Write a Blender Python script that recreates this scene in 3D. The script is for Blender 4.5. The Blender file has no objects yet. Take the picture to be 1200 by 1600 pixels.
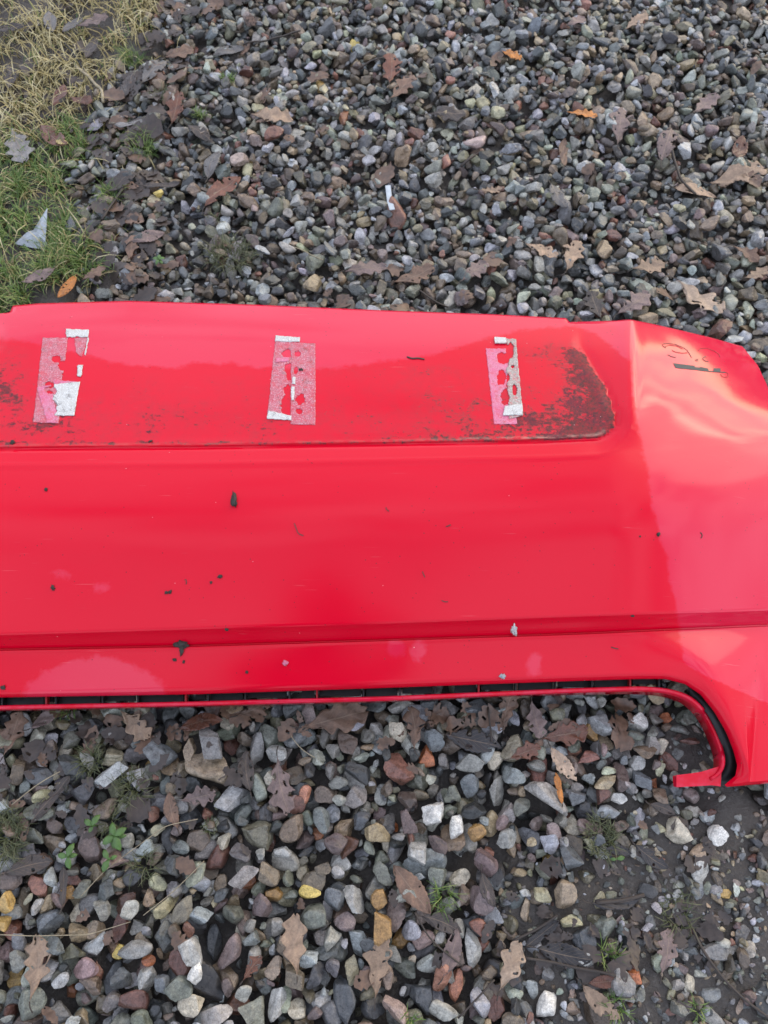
import bpy, bmesh, math, random
import numpy as np
from mathutils import Vector, Matrix
from mathutils.bvhtree import BVHTree

random.seed(7)
rng = np.random.default_rng(11)
R = math.radians
scene = bpy.context.scene
COL = scene.collection

# ------------------------------------------------------------------ camera, sky, sun, exposure
CAM_H, PITCH, VFOV = 1.35, R(23.2), R(67.3)
FPX = 800 / math.tan(VFOV / 2)
cam_d = bpy.data.cameras.new('camera')
cam = bpy.data.objects.new('camera', cam_d)
COL.objects.link(cam)
cam.location = (0, 0, CAM_H)
cam.rotation_euler = (PITCH, 0, 0)
cam_d.sensor_fit = 'VERTICAL'
cam_d.sensor_height = 9.2
cam_d.lens = 4.6 / math.tan(VFOV / 2)
cam_d.clip_start, cam_d.clip_end = 0.02, 500
cam_d.dof.use_dof = True
cam_d.dof.focus_distance = 1.16
cam_d.dof.aperture_fstop = 1.8
scene.camera = cam

SUN_EL, SUN_AZ = R(21), R(44)        # azimuth from +Y towards +X
sun_dir = Vector((math.cos(SUN_EL) * math.sin(SUN_AZ), math.cos(SUN_EL) * math.cos(SUN_AZ), math.sin(SUN_EL)))
world = bpy.data.worlds.new('World')
scene.world = world
world.use_nodes = True
wn, wl = world.node_tree.nodes, world.node_tree.links
wn.clear()


def node(nodes, kind, **kw):
    n = nodes.new(kind)
    for k, v in kw.items():
        if k in n.inputs.keys():
            n.inputs[k].default_value = v
        else:
            setattr(n, k, v)
    return n


w_out = wn.new('ShaderNodeOutputWorld')
w_bg = node(wn, 'ShaderNodeBackground', Strength=0.11)
w_sky = wn.new('ShaderNodeTexSky')
w_sky.sky_type = 'NISHITA'
w_sky.sun_disc = False
w_sky.sun_elevation = SUN_EL
w_sky.sun_rotation = SUN_AZ
w_sky.air_density, w_sky.dust_density = 1.2, 2.0
w_tc = wn.new('ShaderNodeTexCoord')
w_map = wn.new('ShaderNodeMapping')
w_map.inputs['Scale'].default_value = (1.0, 1.6, 2.6)
w_noise = node(wn, 'ShaderNodeTexNoise', Scale=3.0, Detail=7.0, Roughness=0.58, Distortion=0.5)
w_ramp = wn.new('ShaderNodeValToRGB')
w_ramp.color_ramp.elements[0].position = 0.30
w_ramp.color_ramp.elements[1].position = 0.56
w_dot = node(wn, 'ShaderNodeVectorMath', operation='DOT_PRODUCT')
w_dot.inputs[1].default_value = sun_dir
w_warm = node(wn, 'ShaderNodeMapRange')
w_warm.inputs['From Min'].default_value = 0.72
w_warm.inputs['From Max'].default_value = 1.0
w_cc = wn.new('ShaderNodeMix'); w_cc.data_type = 'RGBA'
w_cc.inputs[6].default_value = (8.5, 9.2, 11.4, 1)      # overcast cloud away from the sun
w_cc.inputs[7].default_value = (11.2, 9.9, 8.6, 1)     # clouds lit by the low sun
w_mix = wn.new('ShaderNodeMix'); w_mix.data_type = 'RGBA'
wl.new(w_tc.outputs['Generated'], w_map.inputs['Vector'])
wl.new(w_map.outputs['Vector'], w_noise.inputs['Vector'])
wl.new(w_noise.outputs['Fac'], w_ramp.inputs['Fac'])
wl.new(w_tc.outputs['Generated'], w_dot.inputs[0])
wl.new(w_dot.outputs['Value'], w_warm.inputs['Value'])
wl.new(w_warm.outputs['Result'], w_cc.inputs[0])
wl.new(w_ramp.outputs['Color'], w_mix.inputs[0])
wl.new(w_sky.outputs['Color'], w_mix.inputs[6])
wl.new(w_cc.outputs[2], w_mix.inputs[7])
wl.new(w_mix.outputs[2], w_bg.inputs['Color'])
wl.new(w_bg.outputs['Background'], w_out.inputs['Surface'])

sun_d = bpy.data.lights.new('sun', 'SUN')
sun_d.energy, sun_d.angle, sun_d.color = 0.6, R(52), (1.0, 0.89, 0.72)
sun = bpy.data.objects.new('sun', sun_d)
sun.rotation_euler = (-sun_dir).to_track_quat('-Z', 'Y').to_euler()
sun.location = sun_dir * 10
COL.objects.link(sun)

scene.render.engine = 'CYCLES'
scene.view_settings.view_transform = 'Standard'
scene.view_settings.look = 'None'
scene.view_settings.exposure = 0.74
scene.view_settings.gamma = 1
scene.view_settings.use_curve_mapping = False
scene.cycles.max_bounces = 8

# ------------------------------------------------------------------ helpers
FWD = Vector((0, math.sin(PITCH), -math.cos(PITCH)))
UPV = Vector((0, math.cos(PITCH), math.sin(PITCH)))
EYE = Vector((0, 0, CAM_H))


def ray(px, py):
    return FWD + Vector((1, 0, 0)) * ((px - 600) / FPX) + UPV * ((800 - py) / FPX)


def at(px, py, z):
    d = ray(px, py)
    return EYE + d * ((z - CAM_H) / d.z)


def project(P):
    """world points (n,3) -> photograph pixels and depth"""
    q = np.asarray(P, float) - np.array([0, 0, CAM_H])
    dep = q @ np.array(FWD)
    x = 600 + FPX * q[:, 0] / dep
    y = 800 - FPX * (q @ np.array(UPV)) / dep
    return x, y, dep


def smooth(t):
    t = np.clip(t, 0, 1)
    return t * t * (3 - 2 * t)


def mesh_obj(name, verts, faces, mat=None, parent=None, smooth_shade=True, uv=None):
    me = bpy.data.meshes.new(name)
    me.from_pydata([tuple(v) for v in verts], [], [tuple(f) for f in faces])
    if uv is not None:
        lay = me.uv_layers.new(name='UVMap')
        li = np.zeros(len(me.loops), np.int32)
        me.loops.foreach_get('vertex_index', li)
        lay.data.foreach_set('uv', np.asarray(uv, np.float32)[li].ravel())
    if smooth_shade:
        me.polygons.foreach_set('use_smooth', [True] * len(me.polygons))
    if mat:
        me.materials.append(mat)
    o = bpy.data.objects.new(name, me)
    COL.objects.link(o)
    if parent:
        o.parent = parent
    return o


def big_mesh(name, V, T, mat, colours=None, parent=None, smooth_faces=None):
    """numpy triangles -> one object"""
    me = bpy.data.meshes.new(name)
    V = np.ascontiguousarray(V, np.float32); T = np.ascontiguousarray(T, np.int32)
    me.vertices.add(len(V)); me.vertices.foreach_set('co', V.ravel())
    me.loops.add(T.size); me.loops.foreach_set('vertex_index', T.ravel())
    me.polygons.add(len(T)); me.polygons.foreach_set('loop_start', np.arange(0, T.size, 3, dtype=np.int32))
    me.polygons.foreach_set('use_smooth', np.ones(len(T), bool) if smooth_faces is None else np.ascontiguousarray(np.broadcast_to(smooth_faces, (len(T),))))
    me.update(calc_edges=True)
    if colours is not None:
        a = me.attributes.new('stone_colour', 'FLOAT_COLOR', 'POINT')
        c = np.ones((len(V), 4), np.float32); c[:, :3] = colours
        a.data.foreach_set('color', c.ravel())
    me.materials.append(mat)
    o = bpy.data.objects.new(name, me)
    COL.objects.link(o)
    if parent:
        o.parent = parent
    return o


def tag(o, label=None, cat=None, group=None, kind=None):
    if label: o['label'] = label
    if cat: o['category'] = cat
    if group: o['group'] = group
    if kind: o['kind'] = kind
    return o


_GRID = {}


def value_noise(x, y, scale, seed):
    """smooth 2D value noise in 0..1"""
    g = _GRID.get(seed)
    if g is None: g = _GRID[seed] = np.random.default_rng(seed).random((256, 256))
    u = np.asarray(x) / scale; v = np.asarray(y) / scale
    i = np.floor(u).astype(int); j = np.floor(v).astype(int)
    fu = smooth(u - i); fv = smooth(v - j)
    a = g[i % 256, j % 256]; b = g[(i + 1) % 256, j % 256]; c = g[i % 256, (j + 1) % 256]; d = g[(i + 1) % 256, (j + 1) % 256]
    return (a * (1 - fu) + b * fu) * (1 - fv) + (c * (1 - fu) + d * fu) * fv


def new_mat(name):
    m = bpy.data.materials.new(name)
    m.use_nodes = True
    nt = m.node_tree
    return m, nt.nodes, nt.links, nt.nodes['Principled BSDF']


def mathn(n, l, op, a, b=None, clamp=False):
    q = n.new('ShaderNodeMath'); q.operation = op; q.use_clamp = clamp
    for k, v in ((0, a), (1, b)):
        if v is None: continue
        if isinstance(v, (int, float)): q.inputs[k].default_value = v
        else: l.new(v, q.inputs[k])
    return q.outputs[0]


def mixc(n, l, fac, a, b, blend='MIX'):
    q = n.new('ShaderNodeMix'); q.data_type = 'RGBA'; q.blend_type = blend
    for k, v in ((0, fac), (6, a), (7, b)):
        if isinstance(v, (int, float)): q.inputs[k].default_value = v
        elif isinstance(v, tuple): q.inputs[k].default_value = v
        else: l.new(v, q.inputs[k])
    return q.outputs[2]


def noise(n, l, vec, scale, detail=4.0, rough=0.55, dist=0.0):
    q = n.new('ShaderNodeTexNoise')
    q.inputs['Scale'].default_value = scale; q.inputs['Detail'].default_value = detail
    q.inputs['Roughness'].default_value = rough; q.inputs['Distortion'].default_value = dist
    if vec is not None: l.new(vec, q.inputs['Vector'])
    return q.outputs['Fac']


def maprange(n, l, v, a, b, c=0.0, d=1.0, smoothstep=False):
    q = n.new('ShaderNodeMapRange'); q.clamp = True
    if smoothstep: q.interpolation_type = 'SMOOTHSTEP'
    l.new(v, q.inputs['Value'])
    for k, w in zip(('From Min', 'From Max', 'To Min', 'To Max'), (a, b, c, d)):
        q.inputs[k].default_value = w
    return q.outputs['Result']


def bump(n, l, h, strength, dist, prev=None):
    q = n.new('ShaderNodeBump'); q.inputs['Strength'].default_value = strength; q.inputs['Distance'].default_value = dist
    l.new(h, q.inputs['Height'])
    if prev is not None: l.new(prev, q.inputs['Normal'])
    return q.outputs['Normal']


# ------------------------------------------------------------------ materials
def make_stone_mat():
    m, n, l, p = new_mat('wet_stone')
    tc = n.new('ShaderNodeTexCoord').outputs['Object']
    a = n.new('ShaderNodeAttribute'); a.attribute_name = 'stone_colour'
    n1 = noise(n, l, tc, 75, 5, 0.6)
    n2 = noise(n, l, tc, 420, 3, 0.7)
    n3 = noise(n, l, tc, 38, 3, 0.5, 1.2)
    v = mathn(n, l, 'MULTIPLY', maprange(n, l, n1, 0.3, 0.7, 0.55, 1.42), maprange(n, l, n2, 0.3, 0.7, 0.62, 1.38))
    cv = n.new('ShaderNodeCombineColor')
    for k in range(3): l.new(v, cv.inputs[k])
    c = mixc(n, l, 1.0, a.outputs['Color'], cv.outputs[0], 'MULTIPLY')
    c = mixc(n, l, maprange(n, l, n3, 0.62, 0.72, 0, 0.55), c, mixc(n, l, 0.5, c, (0.30, 0.27, 0.22, 1)))
    mud = noise(n, l, tc, 14, 4, 0.6)
    c = mixc(n, l, maprange(n, l, mud, 0.54, 0.68, 0, 0.6), c, (0.036, 0.029, 0.023, 1))
    l.new(c, p.inputs['Base Color'])
    l.new(maprange(n, l, n1, 0.35, 0.7, 0.24, 0.52), p.inputs['Roughness'])
    l.new(bump(n, l, n2, 0.35, 0.0012, bump(n, l, n1, 0.5, 0.003)), p.inputs['Normal'])
    return m


def make_soil_mat():
    m, n, l, p = new_mat('wet_soil')
    tc = n.new('ShaderNodeTexCoord').outputs['Object']
    n1 = noise(n, l, tc, 9, 6, 0.6); n2 = noise(n, l, tc, 120, 5, 0.65); n3 = noise(n, l, tc, 420, 2, 0.7)
    c = mixc(n, l, maprange(n, l, n1, 0.35, 0.65), (0.034, 0.028, 0.023, 1), (0.066, 0.056, 0.047, 1))
    c = mixc(n, l, maprange(n, l, n2, 0.5, 0.75, 0, 0.7), c, (0.11, 0.10, 0.088, 1))
    c = mixc(n, l, maprange(n, l, n3, 0.66, 0.74, 0, 0.8), c, (0.17, 0.16, 0.145, 1))
    l.new(c, p.inputs['Base Color'])
    l.new(maprange(n, l, n1, 0.35, 0.65, 0.42, 0.75), p.inputs['Roughness'])
    l.new(bump(n, l, n3, 0.4, 0.002, bump(n, l, n2, 0.8, 0.006)), p.inputs['Normal'])
    return m


def make_leaf_mat(name, rough):
    m, n, l, p = new_mat(name)
    oi = n.new('ShaderNodeObjectInfo')
    tc = n.new('ShaderNodeTexCoord')
    uv = tc.outputs['UV']
    sep = n.new('ShaderNodeSeparateXYZ'); l.new(uv, sep.inputs[0])
    u, v = sep.outputs[0], sep.outputs[1]
    av = mathn(n, l, 'ABSOLUTE', mathn(n, l, 'SUBTRACT', v, 0.5))
    # side veins lean forward from the midrib
    t = mathn(n, l, 'SUBTRACT', u, mathn(n, l, 'MULTIPLY', av, 0.55))
    fr = mathn(n, l, 'FRACT', mathn(n, l, 'MULTIPLY', t, 9.0))
    side = mathn(n, l, 'LESS_THAN', mathn(n, l, 'ABSOLUTE', mathn(n, l, 'SUBTRACT', fr, 0.5)), 0.055)
    mid = mathn(n, l, 'LESS_THAN', av, 0.022)
    vein = mathn(n, l, 'MAXIMUM', mathn(n, l, 'MULTIPLY', side, 0.55), mid)
    n1 = noise(n, l, tc.outputs['Object'], 55, 5, 0.65); n2 = noise(n, l, tc.outputs['Object'], 300, 3, 0.6)
    k = mathn(n, l, 'MULTIPLY', maprange(n, l, n1, 0.3, 0.72, 0.55, 1.35), maprange(n, l, n2, 0.3, 0.7, 0.8, 1.2))
    cv = n.new('ShaderNodeCombineColor')
    for q in range(3): l.new(k, cv.inputs[q])
    c = mixc(n, l, 1.0, oi.outputs['Color'], cv.outputs[0], 'MULTIPLY')
    c = mixc(n, l, mathn(n, l, 'MULTIPLY', vein, 0.38), c, (0.30, 0.22, 0.15, 1))
    c = mixc(n, l, maprange(n, l, n1, 0.66, 0.74, 0, 0.7), c, (0.03, 0.022, 0.018, 1))
    l.new(c, p.inputs['Base Color'])
    l.new(maprange(n, l, n1, 0.3, 0.7, rough, rough + 0.25), p.inputs['Roughness'])
    h = mathn(n, l, 'ADD', n1, mathn(n, l, 'MULTIPLY', vein, 0.6))
    l.new(bump(n, l, h, 0.45, 0.002), p.inputs['Normal'])
    return m


def make_grass_mat(name, ca, cb, cc):
    m, n, l, p = new_mat(name)
    g = n.new('ShaderNodeNewGeometry')
    rv = g.outputs['Random Per Island']
    r = n.new('ShaderNodeValToRGB')
    r.color_ramp.elements[0].color = ca; r.color_ramp.elements[1].color = cc
    e = r.color_ramp.elements.new(0.55); e.color = cb
    l.new(rv, r.inputs['Fac'])
    l.new(r.outputs['Color'], p.inputs['Base Color'])
    p.inputs['Roughness'].default_value = 0.5
    return m


def make_flat_mat(name, col, rough=0.6, var=0.35, scale=80):
    m, n, l, p = new_mat(name)
    tc = n.new('ShaderNodeTexCoord').outputs['Object']
    n1 = noise(n, l, tc, scale, 5, 0.65)
    a = tuple(c * (1 - var) for c in col) + (1,); b = tuple(min(1, c * (1 + var)) for c in col) + (1,)
    l.new(mixc(n, l, maprange(n, l, n1, 0.3, 0.7), a, b), p.inputs['Base Color'])
    l.new(maprange(n, l, n1, 0.3, 0.7, rough - 0.1, rough + 0.15), p.inputs['Roughness'])
    l.new(bump(n, l, n1, 0.4, 0.001), p.inputs['Normal'])
    return m


STONE = make_stone_mat()
SOIL = make_soil_mat()
LEAF = make_leaf_mat('dead_leaf', 0.42)
LEAF_WET = make_leaf_mat('wet_dead_leaf', 0.2)
GREEN = make_grass_mat('green_grass', (0.04, 0.085, 0.014, 1), (0.11, 0.19, 0.03, 1), (0.24, 0.28, 0.075, 1))
STRAW = make_grass_mat('straw', (0.22, 0.17, 0.06, 1), (0.38, 0.31, 0.12, 1), (0.56, 0.49, 0.28, 1))
BLACK = make_flat_mat('black_plastic', (0.012, 0.012, 0.013), 0.5)
TWIG = make_flat_mat('dark_twig', (0.045, 0.034, 0.026), 0.6)
CRUMB = make_flat_mat('soil_crumb', (0.035, 0.028, 0.022), 0.7, 0.5, 300)
DRY_STEM = make_flat_mat('dry_stem', (0.30, 0.25, 0.16), 0.6)
WEED = make_flat_mat('weed_leaf', (0.075, 0.15, 0.03), 0.4, 0.3, 60)
PLASTIC_GREY = make_flat_mat('grey_film', (0.33, 0.36, 0.38), 0.35, 0.25, 60)
PLASTIC_WHITE = make_flat_mat('white_plastic', (0.42, 0.46, 0.48), 0.4, 0.2, 60)


# ------------------------------------------------------------------ ground
def world_of(pts, z=0.0):
    return np.array([at(x, y, z)[:2] for x, y in pts])


TB = world_of([(300, -120), (285, 0), (262, 60), (215, 130), (165, 215), (150, 330), (190, 420), (170, 500), (60, 640)])
TB = TB[np.argsort(TB[:, 1])]
MUD_C = np.array(at(1165, 1500, 0)[:2])


def turf_mask(x, y):
    xb = np.interp(y, TB[:, 1], TB[:, 0])
    nz = (value_noise(x + 9, y + 9, 0.07, 3) - 0.5) * 0.12
    m = smooth((xb - x + nz) / 0.10)
    return m * smooth((y - (TB[0, 1])) / 0.1)


def mud_mask(x, y):
    d = np.hypot((x - MUD_C[0]) / 0.40, (y - MUD_C[1]) / 0.27)
    e = np.hypot((x - at(1105, 1165, 0).x) / 0.085, (y - at(1105, 1165, 0).y) / 0.075)
    nz = (value_noise(x + 5, y + 7, 0.06, 4) - 0.5) * 0.55
    return np.maximum(smooth((1.12 - d + nz) / 0.5), smooth((1.1 - e + nz * 0.5) / 0.4))


def soil_z(x, y):
    z = -0.036 + 0.008 * (value_noise(x + 20, y + 20, 0.35, 1) - 0.5) + 0.006 * (value_noise(x + 20, y + 20, 0.05, 2) - 0.5)
    z = z + 0.034 * turf_mask(x, y) + 0.029 * mud_mask(x, y) + 0.004 * (value_noise(x, y, 0.02, 6) - 0.5)
    return z


xs = np.concatenate([[-90, -40, -15, -6, -3], np.arange(-1.9, 1.91, 0.0125), [3, 6, 15, 40, 90]])
ys = np.concatenate([[-90, -40, -15, -6, -2.5], np.arange(-0.8, 3.01, 0.0125), [4, 6, 15, 40, 90]])
GX, GY = np.meshgrid(xs, ys)
nx, ny = len(xs), len(ys)
gv = np.stack([GX, GY, soil_z(GX, GY)], -1).reshape(-1, 3)
ii = (np.arange(ny - 1)[:, None] * nx + np.arange(nx - 1)[None]).ravel()
gt = np.concatenate([np.stack([ii, ii + 1, ii + nx + 1], 1), np.stack([ii, ii + nx + 1, ii + nx], 1)])
ground = big_mesh('ground', gv, gt, SOIL)
tag(ground, kind='structure')


# ------------------------------------------------------------------ gravel
def ico(sub):
    bm = bmesh.new()
    bmesh.ops.create_icosphere(bm, subdivisions=sub, radius=1.0)
    bm.verts.ensure_lookup_table()
    v = np.array([q.co[:] for q in bm.verts]); v /= np.linalg.norm(v, axis=1)[:, None]
    f = np.array([[q.index for q in t.verts] for t in bm.faces])
    bm.free()
    return v, f


ICO = {s: ico(s) for s in (2, 3, 4)}
NVAR = 90
VAR = []
for k in range(NVAR):
    m = random.randint(5, 9)
    pn = rng.normal(size=(m, 3)); pn /= np.linalg.norm(pn, axis=1)[:, None]
    pn = np.concatenate([pn, [[0, 0, 1], [0, 0, -1]]])
    pd = rng.uniform(0.45, 1.0, m + 2)
    pw = rng.uniform(30, 70) if k % 7 else rng.uniform(6, 10)
    VAR.append((pn, pd, pw))
VAR_V = {}


def variant(k, s):
    if (k, s) not in VAR_V:
        pn, pd, pw = VAR[k]
        D = ICO[s][0]
        q = np.clip(D @ pn.T / pd, 0, None) ** pw
        r = np.minimum(np.maximum(q.sum(1), 1e-12) ** (-1 / pw), 1.3)
        lump = sum(value_noise(D[:, a] * 1.3 + 7 + k, D[:, b] * 1.3 + D[:, a] * .8 + 9, sc, 200 + k % 11) - 0.5 for a, b, sc in ((0, 1, .8), (1, 2, .7), (2, 0, .33)))
        V = D * (r * (1 + 0.10 * lump))[:, None]
        V = V / np.abs(V).max(0)          # fill the -1..1 box
        VAR_V[(k, s)] = V
    return VAR_V[(k, s)]


PAL = {  # albedo
    'grey': (0.18, 0.175, 0.165), 'blue grey': (0.13, 0.14, 0.145), 'slate': (0.075, 0.08, 0.084), 'dark': (0.045, 0.046, 0.048),
    'green grey': (0.155, 0.165, 0.135), 'pale grey': (0.35, 0.345, 0.315), 'brown': (0.135, 0.105, 0.08), 'mauve': (0.14, 0.105, 0.10),
    'tan': (0.26, 0.20, 0.135), 'cream': (0.46, 0.41, 0.31), 'white': (0.60, 0.58, 0.52), 'maroon': (0.135, 0.066, 0.05),
    'rust': (0.22, 0.095, 0.048), 'orange': (0.40, 0.14, 0.06), 'amber': (0.28, 0.165, 0.06), 'yellow': (0.55, 0.42, 0.12), 'salmon': (0.42, 0.19, 0.12),
    'ochre': (0.38, 0.25, 0.085), 'olive': (0.15, 0.14, 0.10),
}
COMMON = ['grey'] * 9 + ['blue grey'] * 8 + ['slate'] * 6 + ['dark'] * 4 + ['green grey'] * 6 + ['pale grey'] * 6 + ['brown'] * 9 + ['mauve'] * 4 + ['tan'] * 5 + ['cream'] * 1 + ['maroon'] * 2 + ['olive'] * 4 + ['pale grey'] * 3
RES = 0.003
X0, X1, Y0, Y1 = -1.80, 1.80, -0.80, 2.70
HX = np.arange(X0, X1, RES); HY = np.arange(Y0, Y1, RES)
H = soil_z(*np.meshgrid(HX, HY))
OWN = -np.ones(H.shape, int)
LOCK = np.zeros(H.shape, bool)
stones = []      # dicts


def rot_of(yaw, tx, ty):
    cz, sz, cx, sx, cy, sy = math.cos(yaw), math.sin(yaw), math.cos(tx), math.sin(tx), math.cos(ty), math.sin(ty)
    Rz = np.array([[cz, -sz, 0], [sz, cz, 0], [0, 0, 1]]); Rx = np.array([[1, 0, 0], [0, cx, -sx], [0, sx, cx]]); Ry = np.array([[cy, 0, sy], [0, 1, 0], [-sy, 0, cy]])
    return Rz @ Rx @ Ry


def drop(x, y, ax, Rm, tries, spread, special=False, sink=0.0, zmax=None):
    a = np.array(ax) * 0.88
    A = Rm @ np.diag(1 / a ** 2) @ Rm.T
    rad = int(max(ax) / RES) + 1
    g = np.arange(-rad, rad + 1) * RES
    xx, yy = np.meshgrid(g, g)
    b = A[0, 2] * xx + A[1, 2] * yy
    c = A[0, 0] * xx ** 2 + 2 * A[0, 1] * xx * yy + A[1, 1] * yy ** 2 - 1
    disc = b * b - A[2, 2] * c
    ins = disc > 0
    sq = np.sqrt(np.where(ins, disc, 0))
    lo = np.where(ins, (-b - sq) / A[2, 2], 1e3); hi = np.where(ins, (-b + sq) / A[2, 2], -1e3)
    n_in = ins.sum()
    best = None
    for t in range(tries):
        qx = x if t == 0 else x + random.uniform(-spread, spread)
        qy = y if t == 0 else y + random.uniform(-spread, spread)
        i = int((qx - X0) / RES) - rad; j = int((qy - Y0) / RES) - rad
        if i < 0 or j < 0 or i + 2 * rad + 1 > len(HX) or j + 2 * rad + 1 > len(HY):
            continue
        s = (slice(j, j + 2 * rad + 1), slice(i, i + 2 * rad + 1))
        if not special and (LOCK[s] & ins).sum() > 0.20 * n_in:
            continue
        z = (H[s] - lo).max()
        if best is None or z < best[0]:
            best = (z, i, j)
    if best is None:
        return None
    z, i, j = best
    if zmax is not None and z > zmax:
        return None
    z -= sink
    s = (slice(j, j + 2 * rad + 1), slice(i, i + 2 * rad + 1))
    top = z + hi
    up = ins & (top > H[s])
    sid = len(stones)
    H[s] = np.where(up, top, H[s]); OWN[s] = np.where(up, sid, OWN[s])
    if special:
        LOCK[s] |= ins
    return np.array([X0 + (i + rad) * RES, Y0 + (j + rad) * RES, z])


def add_stone(x, y, ax, yaw, tilt, colour, tries, spread, special=None, var=None, sink=0.0, zmax=None):
    Rm = rot_of(yaw, random.gauss(0, tilt), random.gauss(0, tilt))
    P = drop(x, y, ax, Rm, tries, spread, special is not None, sink, zmax)
    if P is None:
        return False
    stones.append(dict(p=P, ax=np.array(ax), R=Rm, col=colour, var=random.randrange(NVAR) if var is None else var, special=special))
    return True


def jit(c, amt=0.16):
    k = 1.05 * math.exp(random.gauss(0, amt * 2.3))
    c = (c[0] * 1.07, c[1] * 1.05, c[2] * 0.98)
    return np.array([min(0.34, v * k) * math.exp(random.gauss(0, amt * 0.18)) for v in c])


def in_reach(x, y, margin):
    """inside the photographed trapezoid of ground, widened by a margin"""
    q = np.array([[x, y, 0.0]])
    px, py, d = project(q)
    m = margin * FPX / d[0]
    return -m < px[0] < 1200 + m and -m < py[0] < 1600 + m


def random_axes(k=1.0):
    s = 0.0152 * k * math.exp(random.gauss(0, 0.24))
    return (s * random.uniform(1.0, 1.5), s * random.uniform(0.74, 1.0), s * random.uniform(0.42, 0.78))


def fill(count, tries, spread, zmax=None, k=1.0):
    done = 0
    for _ in range(count):
        for __ in range(6):
            x = random.uniform(X0 + .03, X1 - .03); y = random.uniform(Y0 + .03, Y1 - .03)
            if in_reach(x, y, 0.46): break
        else:
            continue
        tm = float(turf_mask(x, y)); mm = float(mud_mask(x, y))
        if random.random() < tm * 1.02 or random.random() < mm * 0.74:
            continue
        ax = random_axes(k * (1 - 0.2 * mm) * (1 - 0.16 * float(smooth((y - 0.7) / 0.5))))
        done += add_stone(x, y, ax, random.uniform(0, 6.283), 0.38, jit(PAL[random.choice(COMMON)]), tries, spread, sink=mm * ax[2] * random.uniform(0.7, 1.5), zmax=zmax)
    return done


fill(8000, 5, 0.02)
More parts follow.
